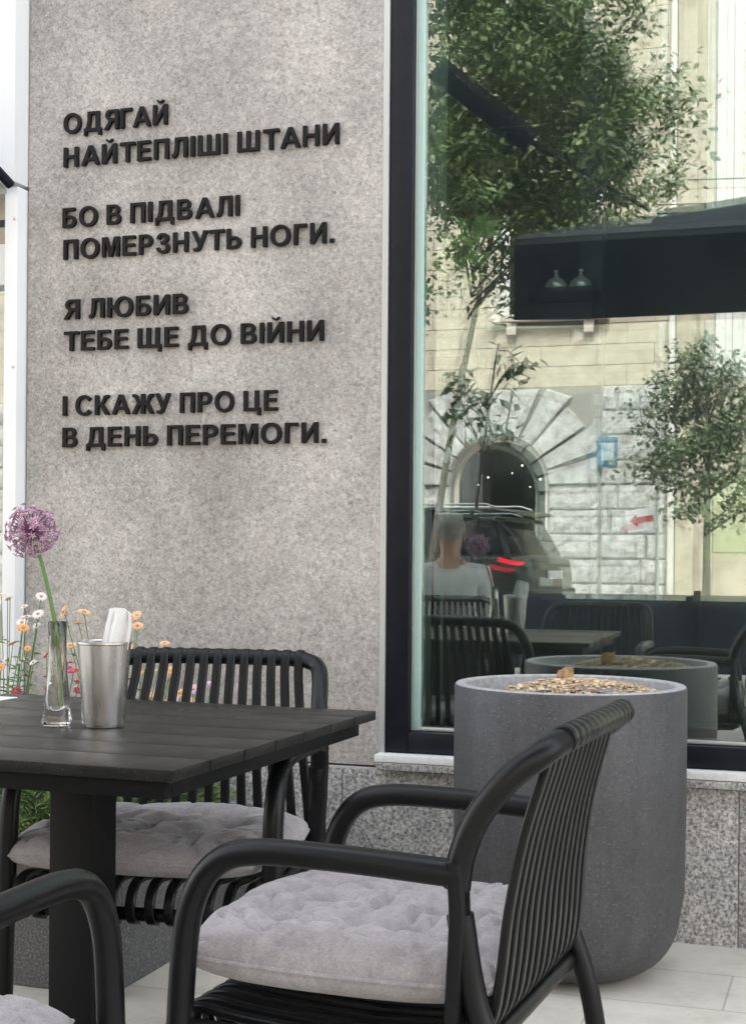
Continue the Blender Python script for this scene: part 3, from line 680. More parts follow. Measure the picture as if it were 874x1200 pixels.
# ------------------------------------------------------------------ flower trough and plants
tr = thing('flower_trough', 'long dark stone flower trough along the wall, left behind the table', 'planter')
bm = nb(); x0, x1, y0, y1, h = -3.6, -1.715, -1.0, -.06, .315
bx(bm, (x0, y0, 0), (x1, y0+.05, h), 0, .004); bx(bm, (x0, y1-.05, 0), (x1, y1, h), 0, .004)
bx(bm, (x1-.05, y0+.0505, 0), (x1, y1-.0505, h), 0, .004); bx(bm, (x0, y0+.0505, 0), (x0+.05, y1-.0505, h), 0, .004)
obj('trough_wall', bm, M['trough'], tr)
bm = nb(); bx(bm, (x0+.051, y0+.051, .02), (x1-.051, y1-.051, .275)); obj('soil', bm, M['soil'], tr)
def leaf(bm, c, d, n, ln, w, mi=0, bend=0):
    d = d.normalized(); s = d.cross(n)
    if s.length < 1e-4: s = d.orthogonal()
    s.normalize(); n = s.cross(d)
    m = c+d*ln*.5+n*bend*.3; t = c+d*ln-n*bend
    a, b1, b2, e = (bm.verts.new(p) for p in (c, m+s*w, m-s*w, t))
    bm.faces.new((a, b1, e)).material_index = mi; bm.faces.new((a, e, b2)).material_index = mi
def rv(): return Vector((random.gauss(0, 1), random.gauss(0, 1), random.gauss(0, 1)))
def flower_plant(x, y, z, height, blooms, petal, label, spread=.14, nleaf=260, fern=True, group='flowering plants in the stone trough'):
    t = thing('flowering_plant', label, 'plant', (x, y, z), 0, group)
    bm = nb(); heads = []
    for i in range(blooms):
        a = random.uniform(0, 6.28); r = spread*random.random()**.5; hgt = height*random.uniform(.72, 1.04)
        top = Vector((r*math.cos(a)*1.2, r*math.sin(a), hgt)); base = top*.15; base.z = 0
        p = catmull([base, Vector((top.x*.5, top.y*.5, hgt*.5)), top], 5)
        tube(bm, p, .0013, 5, 1); heads.append(top)
        for k in range(26):
            q = p[random.randrange(0, len(p)-2)]
            leaf(bm, q, Vector((random.gauss(0, 1), random.gauss(0, 1), .4)), Vector((0, 0, 1)), random.uniform(.018, .045), .0024, 0, .006)
    for i in range(nleaf):
        a = random.uniform(0, 6.28); r = spread*random.random()**.5; hh = height*.55*random.random()**1.1
        q = Vector((r*math.cos(a), r*math.sin(a), hh))
        d = Vector((math.cos(a)+random.gauss(0, .5), math.sin(a)+random.gauss(0, .5), random.uniform(-.1, .9)))
        ln = random.uniform(.04, .09)
        d.normalize(); leaf(bm, q, d, Vector((0, 0, 1)), ln, .0035, 0, .012)
        if fern:
            for s in (.35, .55, .75):
                for sd in (-1, 1): leaf(bm, q+d*ln*s, d+d.cross(Vector((0, 0, 1)))*sd*1.1, Vector((0, 0, 1)), ln*.4, .0022, 0, .003)
    obj('foliage', bm, [M['fern'], M['stem']], t, 0)
    for h_ in heads:
        bm = nb(); nrm = (Vector((0, -.6, 1))+rv()*.3).normalized(); u = nrm.orthogonal().normalized(); v = nrm.cross(u)
        rad = random.uniform(.012, .021)*(1.3 if petal is M['pet_peach'] else 1); np_ = 12
        for lay in range(2):
            for k in range(np_):
                a = 6.283*(k+.5*lay)/np_; e = u*math.cos(a)+v*math.sin(a); w = nrm.cross(e)*rad*.2
                c = nrm*(.002*lay)
                bm.faces.new([bm.verts.new(p) for p in (c+e*rad*.15, c+e*rad*.7+w+nrm*.003, c+e*rad*(1-.25*lay)+nrm*.001, c+e*rad*.7-w+nrm*.003)]).material_index = 0
        bmesh.ops.create_icosphere(bm, subdivisions=1, radius=rad*.28, matrix=Matrix.Translation(nrm*.003) @ Matrix.Diagonal((1, 1, .7, 1)))
        for f in bm.faces:
            if len(f.verts) == 3: f.material_index = 1
        f = obj('blossom', bm, [petal, M['eye']], t, 0, tuple(h_)); 
    return t
PZ = .27
flower_plant(-2.42, -.36, PZ, .66, 15, M['pet_white'], 'tall daisy plant with white blooms beside the white corner post', .10)
flower_plant(-2.36, -.55, PZ, .60, 13, M['pet_orange'], 'daisy plant with orange blooms at the left edge of the photo', .10)
flower_plant(-2.50, -.45, PZ, .48, 9, M['pet_lilac'], 'low plant with pale lilac blooms at the left edge below the orange daisies', .08)
flower_plant(-2.26, -.40, PZ, .49, 20, M['pet_pink'], 'plant with crimson blooms seen either side of the glass vase', .13)
flower_plant(-2.03, -.38, PZ, .615, 22, M['pet_peach'], 'daisy plant with peach blooms rising above the steel cup', .16)
flower_plant(-1.93, -.36, PZ, .46, 11, M['pet_peach'], 'lower peach flowered plant seen between the slats of the far chair', .11)
flower_plant(-1.80, -.42, PZ, .43, 5, M['pet_lilac'], 'pale lilac flowered plant behind the far chair slats', .09)
def leafy_plant(x, y, z, h, label, n=60, mtl='fern', spread=.2):
    t = thing('leafy_plant', label, 'plant', (x, y, z), 0, 'leafy plants at the front of the stone trough')
    bm = nb()
    for i in range(n):
        a = random.uniform(0, 6.28); d = Vector((math.cos(a), math.sin(a), random.uniform(.5, 1.6))).normalized(); ln = h*random.uniform(.6, 1.1)
        p = catmull([(0, 0, 0), d*ln*.5, d*ln+Vector((d.x, d.y, -.5))*ln*.22], 6); tube(bm, p, .0012, 4, 1, cap=False)
        for q in p[4:]:
            for k in range(7):
                leaf(bm, q, d+rv()*.6, Vector((0, 0, 1)), random.uniform(.02, .045), .0036, 0, .006)
    obj('foliage', bm, [M[mtl], M['stem']], t, 0); return t
leafy_plant(-2.08, -.88, PZ, .27, 'feathery green plant under the tabletop, left of the pedestal', 70)
leafy_plant(-1.88, -.80, PZ, .25, 'bushy green plant showing right of the table pedestal', 60, 'leaf')
leafy_plant(-2.40, -.80, PZ, .25, 'feathery green plant at the left edge below the tabletop', 60)
leafy_plant(-1.98, -.93, PZ, .30, 'tall feathery green plant at the trough front, just left of the pedestal', 60)
leafy_plant(-2.3, -.5, PZ, .26, 'green plant in the middle of the trough behind the feathery ones', 60)

# ------------------------------------------------------------------ inside the cafe: shelf unit, chrome cloches, plant
sh = thing('wall_shelf', 'dark wall shelf unit inside the window carrying two chrome domes', 'shelf', (-.958, .80, -.04))
bm = nb(); bx(bm, (-.115, -.10, 1.985), (.11, .12, 2.03), 0, .003); obj('shelf_board', bm, M['navy'], sh)
bm = nb(); bx(bm, (-.10, -.07, 1.86), (.10, .11, 1.984), 0, .003); obj('cabinet', bm, M['inside_dark'], sh)
bm = nb(); bx(bm, (.02, .121, .0705), (.10, .18, 3.85)); obj('upright', bm, M['inside_navy'], sh)
def cloche(x, y, label):
    t = thing('chrome_cloche', label, 'cloche', (x, y, 1.991), 0, 'chrome domes on the shelf inside')
    bm = nb(); lathe(bm, [(0, 0), (.036, 0), (.039, .006), (.037, .019), (.027, .033), (.010, .043), (.007, .046), (.005, .057), (0, .059)], 32); obj('dome', bm, M['chrome'], t)
    bm = nb(); lathe(bm, [(0, .0585), (.008, .060), (.0085, .066), (0, .069)], 16); obj('knob', bm, M['chrome'], t); return t
cloche(-.990, .76, 'left chrome dome on the dark shelf inside the window')
cloche(-.905, .76, 'right chrome dome on the dark shelf inside the window')
pp = thing('potted_plant', 'strappy leaved green plant in a dark pot inside the window corner', 'plant', (-1.215, .30, 1.70))
bm = nb(); lathe(bm, [(0, 0), (.055, 0), (.07, .13), (.066, .13), (.06, .11), (0, .11)], 24); obj('pot', bm, M['trough'], pp)
bm = nb()
for (dx, hh) in ((.0, .22), (.03, .30), (-.02, .15)):
    p = catmull([(dx*.3, 0, .1), (dx, 0, .1+hh*.5), (dx*1.6, 0, .1+hh)], 5); tube(bm, p, .006, 6, 1)
    for k in range(22):
        a = random.uniform(0, 6.28); d = Vector((math.cos(a), math.sin(a)*.8, random.uniform(.1, 1.2)))
        leaf(bm, p[-1]-Vector((0, 0, random.uniform(0, .05))), d, Vector((0, 0, 1)), random.uniform(.07, .13), .010, 0, .04)
obj('foliage', bm, [M['strap_leaf'], M['stem']], pp, 0)
stand = thing('plant_stand', 'dark plant stand inside the window corner', 'stand', (-1.215, .30, .04))
bm = nb(); bx(bm, (-.1, -.1, 1.63), (.1, .1, 1.6595), 0, .003); obj('stand_top', bm, M['navy'], stand)
for sx in (-1, 1):
    for sy in (-1, 1):
        bm = nb(); bx(bm, (sx*.085-.012, sy*.085-.012, .031), (sx*.085+.012, sy*.085+.012, 1.629)); obj('leg', bm, M['navy'], stand)

# ================================================================== across the street (seen mirrored in the window)
hall = thing('stone_building', 'sandstone street building with rough white stone base and arched shop window', 'building', (0, -25, 0))
AC, AR, AZ = -7.06, 1.02, 2.5            # arch centre x, radius, springing height
rnd = random.Random(3)
bm = nb(); X0, X1, ZU = -24, -3.63, 4.5
# base wall sheet with an arched opening: polygons between the arch and the frame
def arch_sheet(y):
    seg = 24; lo = (AC-AR, 0); pts = [(AC-AR, 0)]+[(AC-AR*math.cos(math.pi*k/seg), AZ+AR*math.sin(math.pi*k/seg)) for k in range(seg+1)]+[(AC+AR, 0)]
    tops = [(X0, 0)]+[(X0+(AC-AR-.0-X0)*0+0, 0)]*0
    for a, b in zip(pts[1:-2], pts[2:-1]): quad(bm, (a[0], y, a[1]), (b[0], y, b[1]), (b[0], y, ZU), (a[0], y, ZU), 1)
    quad(bm, (X0, y, 0), (AC-AR, y, 0), (AC-AR, y, ZU), (X0, y, ZU), 1); quad(bm, (AC+AR, y, 0), (X1, y, 0), (X1, y, ZU), (AC+AR, y, ZU), 1)
    for a, b in zip(pts, pts[1:]): quad(bm, (a[0], y, a[1]), (b[0], y, b[1]), (b[0], y-.7, b[1]), (a[0], y-.7, a[1]), 0)
arch_sheet(0)
def rock_block(x0, x1, z0, z1):
    e = .03; g = .010; nx, nz_ = 7, 4; base = rnd.uniform(.07, .12); off = Vector((rnd.uniform(0, 99), 0, rnd.uniform(0, 99)))
    ra, rb = (x0+g, x1-g), (z0+g, z1-g)
    rows = []
    for a in range(nz_+3):
        row = []
        for b in range(nx+3):
            if a in (0, nz_+2) or b in (0, nx+2):
                p = (ra[0] if b == 0 else ra[1] if b == nx+2 else ra[0]+e+(ra[1]-ra[0]-2*e)*(b-1)/nx, .001, rb[0] if a == 0 else rb[1] if a == nz_+2 else rb[0]+e+(rb[1]-rb[0]-2*e)*(a-1)/nz_)
            else:
                x = ra[0]+e+(ra[1]-ra[0]-2*e)*(b-1)/nx; z = rb[0]+e+(rb[1]-rb[0]-2*e)*(a-1)/nz_
                d = base+.055*noise.noise(Vector((x*5, 0, z*5))+off)+.03*noise.noise(Vector((x*13, 0, z*13))+off)
                p = (x, max(.02, d*(.65 if a in (1, nz_+1) or b in (1, nx+1) else 1)), z)
            row.append(bm.verts.new(p))
        rows.append(row)
    for r0_, r1_ in zip(rows, rows[1:]):
        for k in range(nx+2): bm.faces.new((r0_[k], r0_[k+1], r1_[k+1], r1_[k]))
z = 0
for row in range(9):
    hgt = .5; x = X0 - (.5 if row % 2 else 0)
    while x < X1:
        w_ = rnd.uniform(.8, 1.25); xa, xb = max(x, X0), min(x+w_, X1)
        for (ca, cb) in ([(xa, xb)] if (xb < AC-2.1 or xa > AC+2.1) else [(xa, min(xb, AC-2.1)), (max(xa, AC+2.1), xb)]):
            if cb-ca > .2: rock_block(ca, cb, z, z+hgt)
        x += w_
    # jambs beside the arch
    if z+hgt <= AZ+.01:
        for s in (-1, 1): a_, b_ = sorted((AC+s*(AR+.02), AC+s*2.08)); rock_block(a_, b_, z, z+hgt)
    z += hgt
nv = 11
for k in range(nv):                      # voussoirs
    a0, a1 = math.pi*k/nv+.012, math.pi*(k+1)/nv-.012
    def pt(a, r):
        x, zz = -math.cos(a)*r, math.sin(a)*r
        return AC+max(-2.08, min(2.08, x)), min(AZ+zz, 4.47)
    ro = 2.35 if k % 2 else 2.15
    P = [pt(a0, AR+.02), pt(a1, AR+.02), pt(a1, ro), pt(a0, ro)]
    a = [bm.verts.new((p[0], .002, p[1])) for p in P]
    cx = sum(p[0] for p in P)/4; cz = sum(p[1] for p in P)/4; d = rnd.uniform(.1, .16)
    b = [bm.verts.new((p[0]+(cx-p[0])*.07, d, p[1]+(cz-p[1])*.07)) for p in P]
    bm.faces.new(b)
    for q in range(4): bm.faces.new((a[q], a[(q+1) % 4], b[(q+1) % 4], b[q]))
obj('rusticated_base', bm, [M['rock'], M['ashlar_joint']], hall, 0)
bm = nb(); bx(bm, (X0, -.6, ZU), (X1, -.03, 14)); z = ZU+.01
bx(bm, (X0, -.6, .0), (AC-AR-.3, -.1, ZU-.001)); bx(bm, (AC+AR+.3, -.6, 0), (X1, -.1, ZU-.001))
obj('back_wall', bm, M['ashlar_joint'], hall)
bm = nb(); row = 0
WINS = [(-10.6, 6.3, 1.5, 2.6), (-6.0, 6.0, 1.9, 2.6), (-14.5, 6.3, 1.5, 2.6), (-10.6, 10.3, 1.4, 2.3), (-6.0, 10.3, 1.4, 2.3), (-14.5, 10.3, 1.4, 2.3)]
while z < 13.9:
    hgt = .42; x = X0 - (.6 if row % 2 else 0)
    while x < X1:
        xa, xb = max(x, X0), min(x+1.15, X1)
        segs = [(xa, xb)]
        for wx, wz, ww, wh in WINS:
            if z+hgt > wz and z < wz+wh:
                segs = [q for s0, s1 in segs for q in ([(s0, min(s1, wx-ww/2)), (max(s0, wx+ww/2), s1)] if (s1 > wx-ww/2 and s0 < wx+ww/2) else [(s0, s1)]) if q[1]-q[0] > .05]
        for s0, s1 in segs: bx(bm, (s0+.008, -.03, z), (s1-.008, -.001, z+hgt-.016), 0)
        x += 1.15
    z += hgt; row += 1
obj('ashlar_wall', bm, M['ashlar'], hall)
for wx, wz, ww, wh in WINS:
    bm = nb(); t_ = .09
    bx(bm, (wx-ww/2-.1, -.02, wz-.01), (wx-ww/2+t_, .06, wz+wh)); bx(bm, (wx+ww/2-t_, -.02, wz-.01), (wx+ww/2+.1, .06, wz+wh)); bx(bm, (wx-ww/2-.1, -.02, wz+wh+.001), (wx+ww/2+.1, .07, wz+wh+.16))
    bx(bm, (wx-.03, -.02, wz), (wx+.03, .0, wz+wh)); bx(bm, (wx-ww/2+t_+.001, -.021, wz+wh*.66), (wx+ww/2-t_-.001, -.001, wz+wh*.66+.06))
    w_ = obj('window', bm, M['whitewash'], hall)
    bm = nb(); bx(bm, (wx-ww/2+.02, -.029, wz), (wx+ww/2-.02, -.024, wz+wh)); obj('pane', bm, M['dark_glass'], w_)
    bm = nb(); bx(bm, (wx-ww/2-.25, 0.001, wz-.16), (wx+ww/2+.25, .25, wz-.02), 0, .01)
    for s in (-1, 1): bx(bm, (wx+s*ww*.42-.1, .001, wz-.42), (wx+s*ww*.42+.1, .16, wz-.165), 0, .02)
    obj('sill', bm, M['pale_stone'], w_)
# arched shop window
bm = nb(); pts = [(AC-AR+.03*math.cos(0), 0.02)]
seg = 24; op = [(AC-AR, 0)]+[(AC-AR*math.cos(math.pi*k/seg), AZ+AR*math.sin(math.pi*k/seg)) for k in range(seg+1)]+[(AC+AR, 0)]
ip = [(AC-AR+.1, 0)]+[(AC-(AR-.1)*math.cos(math.pi*k/seg), AZ+(AR-.1)*math.sin(math.pi*k/seg)) for k in range(seg+1)]+[(AC+AR-.1, 0)]
for (a, b), (c, d) in zip(zip(op, op[1:]), zip(ip, ip[1:])):
    quad(bm, (a[0], -.25, a[1]), (b[0], -.25, b[1]), (d[0], -.25, d[1]), (c[0], -.25, c[1])); quad(bm, (c[0], -.25, c[1]), (d[0], -.25, d[1]), (d[0], -.33, d[1]), (c[0], -.33, c[1]))
af = obj('arched_frame', bm, M['pale_stone'], hall)
bm = nb(); bm.faces.new([bm.verts.new((p[0], -.3, p[1])) for p in ip]); obj('arched_pane', bm, M['shop_pane'], af, 0)
bm = nb(); bx(bm, (AC-1.6, -3.2, 0), (AC+1.6, -3.1, 4)); bx(bm, (AC-1.7, -3.1, 0), (AC-1.6, -.7, 4)); bx(bm, (AC+1.6, -3.1, 0), (AC+1.7, -.7, 4)); bx(bm, (AC-1.6, -3.1, 3.8), (AC+1.6, -.7, 3.9))
obj('shop_interior', bm, M['inside_dark'], hall)
bm = nb()
for x, zz in ((-.6, 2.75), (.15, 3.0), (.55, 2.7)): bmesh.ops.create_icosphere(bm, subdivisions=1, radius=.02, matrix=Matrix.Translation((AC+x, -1.5, zz)))
obj('downlight', bm, M['glow'], hall)
# drainpipe, pilaster, fluted white bay, low dark shopfront with yellow-green board on the right
bm = nb(); tube(bm, [(-3.55, .06, .2), (-3.55, .06, 14)], .07, 12); obj('drainpipe', bm, M['whitewash'], hall)
bm = nb(); bx(bm, (-3.47, -.5, 0), (-2.75, .02, 14)); bx(bm, (-3.36, .021, 4.4), (-3.08, .10, 14)); bx(bm, (-3.0, .021, 4.4), (-2.84, .07, 14)); obj('pilaster', bm, M['ashlar'], hall)
bm = nb(); bx(bm, (-2.745, -.5, 4.6), (6, -.06, 14))
for k in range(26): tube(bm, [(-2.62+k*.33, -.05, 4.65), (-2.62+k*.33, -.05, 13.9)], .11, 8)
obj('fluted_bay', bm, M['whitewash'], hall)
bm = nb(); bx(bm, (-2.745, -.5, 0), (6, -.12, 1.15)); bx(bm, (-2.745, -.5, 2.75), (6, -.12, 4.595)); obj('shopfront', bm, M['ashlar'], hall)
bm = nb(); bx(bm, (-2.744, -.48, 1.151), (5.9, -.10, 2.749), 0, .01); obj('display_board', bm, M['lime'], hall)
bm = nb(); bx(bm, (-24, -8, 14.02), (6, .35, 14.4)); bx(bm, (-24, -8, 0), (6, -7.6, 14.01)); obj('roof', bm, M['pale_stone'], hall)
# neighbouring street buildings further along, plain stone with windows
def row_house(x0, x1, h, label, m, seed):
    r_ = random.Random(seed)
    t = thing('street_building', label, 'building', (0, -25.4, 0), 0, 'buildings along the far side of the street')
    bm = nb(); bx(bm, (x0, -9, 0), (x1, 0, h)); bx(bm, (x0-.1, -9.1, h+.001), (x1+.1, .3, h+.35)); obj('wall', bm, m, t)
    nx = int((x1-x0)//2.6)
    for k in range(nx):
        for f in range(4):
            cx = x0+(k+.5)*(x1-x0)/nx; zz = 1.2+f*3.3
            if zz+2 > h: continue
            bm = nb(); bx(bm, (cx-.65, .001, zz-.1), (cx+.65, .1, zz)); bx(bm, (cx-.65, .001, zz+.001), (cx-.55, .06, zz+1.9)); bx(bm, (cx+.55, .001, zz+.001), (cx+.65, .06, zz+1.9)); bx(bm, (cx-.65, .001, zz+1.901), (cx+.65, .09, zz+2.02)); bx(bm, (cx-.03, .003, zz+.001), (cx+.03, .04, zz+1.9))
            w_ = obj('window', bm, M['whitewash'], t); bm = nb(); bx(bm, (cx-.548, .002, zz+.002), (cx+.548, .012, zz+1.899)); obj('pane', bm, M['dark_glass'], w_)
row_house(6.2, 22, 13, 'pale rendered street building right of the fluted bay, mirrored', M['pale_stone'], 1)
row_house(-46, -24.3, 15, 'sandstone street building beyond the arched shop, mirrored', M['ashlar'], 2)
row_house(22.4, 46, 15, 'white rendered street building at the far right of the street, mirrored', M['whitewash'], 4)
pl = thing('blue_plate', 'square blue enamel plate with pale centre on the rough stone base, mirrored in the window', 'sign', (-4.80, -24.86, 3.17))
bm = nb(); bx(bm, (-.2, -.02, -.28), (.2, 0, .28), 0, .004); obj('plate', bm, M['blue'], pl)
bm = nb(); bx(bm, (-.13, .001, -.19), (.13, .006, .17), 0, .001); obj('plate_face', bm, M['plate_pale'], pl)
# mannequin in a jacket in the arched window
mq = thing('mannequin', 'headless shop mannequin in a mauve jacket inside the arched window', 'mannequin', (AC+.18, -26.0, .9))
bm = nb(); lathe(bm, [(0, 0), (.19, 0), (.2, .1), (.165, .3), (.2, .52), (.22, .66), (.17, .73), (.07, .76), (0, .76)], 20)
for s in (-1, 1): tube(bm, catmull([(s*.19, 0, .68), (s*.25, 0, .5), (s*.26, .02, .25), (s*.24, .04, .02)], 4), .055, 8)
for v in bm.verts: v.co.y *= .6
obj('jacket', bm, M['jacket'], mq)
bm = nb(); bx(bm, (-.035, .105, .5), (.035, .14, .72)); lathe(bm, [(.05, .76), (.045, .84), (0, .85)], 12); obj('shirt_front', bm, M['shirt'], mq)
bm = nb(); tube(bm, [(0, 0, -.9), (0, 0, 0)], .025, 8); lathe(bm, [(0, -.9), (.2, -.9), (.2, -.88), (0, -.87)], 16); obj('stand', bm, M['chrome'], mq)
# arrow sign on a post
sg = thing('arrow_sign', 'white board with a red arrow on a grey street post, mirrored in the window', 'sign', (-3.43, -22, 0))
bm = nb(); tube(bm, [(0, -.04, 0), (0, -.04, 2.4)], .035, 10); obj('post', bm, M['pale_stone'], sg)
def arrow_board(cx, cz, rot, y):
    bm = nb(); bx(bm, (-.27, -.012, -.2), (.27, .006, .2), 0, .004)
    o = obj('sign_board', bm, M['sign_white'], sg); o.location = (cx, y, cz); o.rotation_euler = (0, R(rot), 0)
    bm = nb(); P = [(-.21, 0), (-.08, .12), (-.08, .055), (.21, .055), (.21, -.055), (-.08, -.055), (-.08, -.12)]
    a = [bm.verts.new((x, .008, z)) for x, z in P]; b = [bm.verts.new((x, .011, z)) for x, z in P]
    bm.faces.new(b)
    for k in range(7): bm.faces.new((a[k], a[(k+1) % 7], b[(k+1) % 7], b[k]))
    q = obj('arrow', bm, M['red'], o)
arrow_board(-.27, 1.72, -9, .03)

# ------------------------------------------------------------------ trees
def tree(name, label, x, y, h, trunk_r, clear, crown_r, mtl, n, leaf_l, seed, z0=0, clumps=38, lean=(0, 0)):
    r_ = random.Random(seed); t = thing(name, label, 'tree', (x, y, z0))
    bm = nb(); tips = []
    tube(bm, catmull([(0, 0, 0), (lean[0]*.3, lean[1]*.3, clear*.6), (lean[0], lean[1], clear+ (h-clear)*.5), (lean[0]*1.2, lean[1]*1.2, h*.95)], 6), lambda q: trunk_r*(1-.8*q), 9)
    for i in range(clumps):
        f = r_.random(); z1 = clear*.9+(h-clear)*.8*f
        a = r_.uniform(0, 6.28); rr = crown_r*(.35+.65*r_.random())*(1-.55*max(0, f-.35))
        tip = Vector((lean[0]+math.cos(a)*rr, lean[1]+math.sin(a)*rr, z1+(h-clear)*.22*r_.random()))
        st_ = Vector((lean[0]*z1/h, lean[1]*z1/h, z1*.92))
        tube(bm, catmull([st_, (st_+tip)/2+Vector((0, 0, .05*h*r_.random())), tip], 4), lambda q: trunk_r*.28*(1-.8*q), 5)
        for _ in range(4):
            e_ = Vector((r_.gauss(0, 1), r_.gauss(0, 1), r_.gauss(.3, .8))).normalized()*crown_r*.34; o_ = st_.lerp(tip, r_.uniform(.4, 1))
            tube(bm, [o_, o_+e_*.5+Vector((0, 0, .03)), o_+e_], lambda q: max(.004, trunk_r*.09*(1-.7*q)), 4, cap=False); tips.append(o_+e_*.9)
        tips.append(tip); tips.append((st_*.35+tip*.65))
    obj('trunk', bm, M['bark'], t)
    bm = nb()
    for tip in tips:
        cr = crown_r*r_.uniform(.08, .24)
        for k in range(n//len(tips)):
            v = Vector((r_.gauss(0, 1), r_.gauss(0, 1), r_.gauss(0, .7)))*cr*.55
            d = Vector((r_.gauss(0, 1), r_.gauss(0, 1), r_.gauss(-.3, .6))); nn = Vector((r_.gauss(0, .6), r_.gauss(0, .6), 1))
            leaf(bm, tip+v, d, nn, leaf_l*r_.uniform(.45, 1.45), leaf_l*.28, 0, leaf_l*.1)
    obj('crown', bm, M[mtl], t, 0); return t
tree('street_tree', 'large leafy street tree filling the top of the window reflection', -5.2, -13.2, 10.6, .055, 4.7, 2.0, 'leaf_tree', 32000, .12, 5, clumps=70, lean=(1.4, 0))
tree('street_tree', 'slim young street tree mirrored at the right of the window, thin bare trunk', -2.42, -20.6, 5.0, .085, 1.75, 1.5, 'leaf_tree2', 4200, .14, 8, clumps=34)
tree('street_tree', 'street tree further left along the kerb, mirrored behind the big one', -7.3, -14, 8.5, .15, 4.4, 1.7, 'leaf_tree', 9000, .15, 6)
tree('potted_sapling', 'thin potted sapling on the terrace, mirrored at the left of the window', -2.30, -4.45, 2.15, .016, 1.55, .42, 'leaf', 120, .10, 9, .34, 7, (.16, 0))
sp = thing('sapling_pot', 'dark round pot of the terrace sapling', 'planter', (-2.30, -4.45, 0))
bm = nb(); lathe(bm, [(0, 0), (.17, 0), (.21, .4), (.2, .42), (.185, .4), (.18, .34), (0, .34)], 32); obj('pot_body', bm, M['pot'], sp)

for lab, a, b in (('upper thin street cable in front of the pilaster, mirrored above the parasol', (-3.66, -23, 8.05), (9, -23, 7.9)), ('lower thin street cable with a small dark clamp, mirrored just above the parasol', (-3.6, -23, 7.60), (9, -23, 7.55))):
    bm = nb(); tube(bm, [a, ((a[0]+b[0])/2, a[1], (a[2]+b[2])/2-.18), b], .014, 6)
    tag(obj('overhead_cable', bm, M['car_trim']), lab, 'cable', 'cables over the street')
# ------------------------------------------------------------------ dark estate car
def make_car(loc, rz):
    t = thing('parked_car', 'dark four wheel drive car with red tail lamps parked at the far kerb, mirrored', 'car', loc, rz)
    # local x = forward; stations (x, half width, z low, z high)
    bm = nb()
    def loft(st, mi=0, n=20):
        rings = []
        for x, hw, z0, z1, p in st:
            ring = []
            for k in range(n):
                a = 2*math.pi*(k+.5)/n; ca, sa = math.cos(a), math.sin(a)
                ring.append(bm.verts.new((x, hw*math.copysign(abs(ca)**p, ca), (z0+z1)/2+(z1-z0)/2*math.copysign(abs(sa)**p, sa))))
            rings.append(ring)
        for a, b in zip(rings, rings[1:]):
            for k in range(n): bm.faces.new((a[k], a[(k+1) % n], b[(k+1) % n], b[k])).material_index = mi
        bm.faces.new(rings[0]).material_index = mi; bm.faces.new(rings[-1][::-1]).material_index = mi
    loft([(-2.36, .80, .42, .86, .35), (-2.30, .90, .36, 1.02, .3), (-2.1, .96, .30, 1.10, .28), (-1.2, .98, .26, 1.09, .25), (.6, .98, .26, 1.06, .25), (1.5, .97, .28, 1.02, .28), (2.2, .92, .34, .92, .32), (2.36, .80, .42, .78, .4)])
    body = obj('body', bm, M['car_paint'], t, 50)
    bm = nb()
    loft([(-2.16, .80, 1.03, 1.12, .4), (-1.98, .80, 1.03, 1.45, .35), (-1.72, .80, 1.03, 1.72, .3), (-.6, .80, 1.03, 1.78, .3), (.3, .78, 1.03, 1.74, .3), (1.0, .76, 1.0, 1.35, .35), (1.35, .72, 1.0, 1.08, .4)])
    obj('cabin', bm, M['dark_glass'], t, 50)
    bm = nb(); loft([(-2.02, .74, 1.68, 1.75, .5), (-1.6, .80, 1.72, 1.80, .45), (-.6, .80, 1.745, 1.825, .45), (.35, .76, 1.71, 1.78, .5)]); rf = obj('roof', bm, M['car_paint'], t, 50)
    bm = nb()
    for s in (-1, 1): tube(bm, [(-1.7, s*.70, 1.80), (-1.5, s*.70, 1.86), (.0, s*.70, 1.86), (.2, s*.68, 1.80)], .018, 6)
    obj('roof_rail', bm, M['alu'], rf)
    for s in (-1, 1):
        bm = nb()
        for x0, x1_ in ((-2.06, -1.78), (-.75, -.62), (.25, .36)): quad(bm, (x0, s*.975, 1.05), (x0+.12, s*.975, 1.05), (x1_+.1, s*.80, 1.74), (x1_, s*.80, 1.74))
        bmesh.ops.solidify(bm, geom=bm.faces[:], thickness=.02); obj('pillar', bm, M['car_paint'], t)
        bm = nb()
        tube(bm, [(-2.28, s*.66, .93), (-2.27, s*.84, .93), (-2.1, s*.965, .95), (-1.85, s*.995, 1.0)], 0, 8, flat=(.03, .035))
        obj('tail_lamp', bm, M['tail'], t)
        for wx in (-1.45, 1.4):
            bm = nb(); pr = [(.20, -.11), (.34, -.11), (.37, -.07), (.37, .07), (.34, .11), (.20, .11)]; lathe(bm, pr, 28)
            bm.transform(Matrix.Translation((wx, s*.88, .37-.126)) @ Matrix.Rotation(R(90), 4, 'X')); w_ = obj('wheel', bm, M['tyre'], t)
            bm = nb(); lathe(bm, [(0, -.06), (.05, -.1), (.2, -.09), (.2, .09), (.05, .1), (0, .06)], 20)
            bm.transform(Matrix.Translation((wx, s*.88, .37-.126)) @ Matrix.Rotation(R(90), 4, 'X')); obj('rim', bm, M['alu'], w_)
        bm = nb(); bx(bm, (.85, s*1.0-.08, 1.05), (1.0, s*1.0+.08, 1.2), 0, .03); obj('door_mirror', bm, M['car_paint'], t)
    bm = nb(); bx(bm, (-2.40, -.27, .70), (-2.365, .27, .83), 0, .004); obj('number_plate', bm, M['sign_white'], t)
    bm = nb(); bx(bm, (-2.42, -.82, .36), (-2.30, .82, .55), 0, .03); obj('bumper', bm, M['car_trim'], t)
    return t
make_car((-6.85, -18.6, 0), R(190))

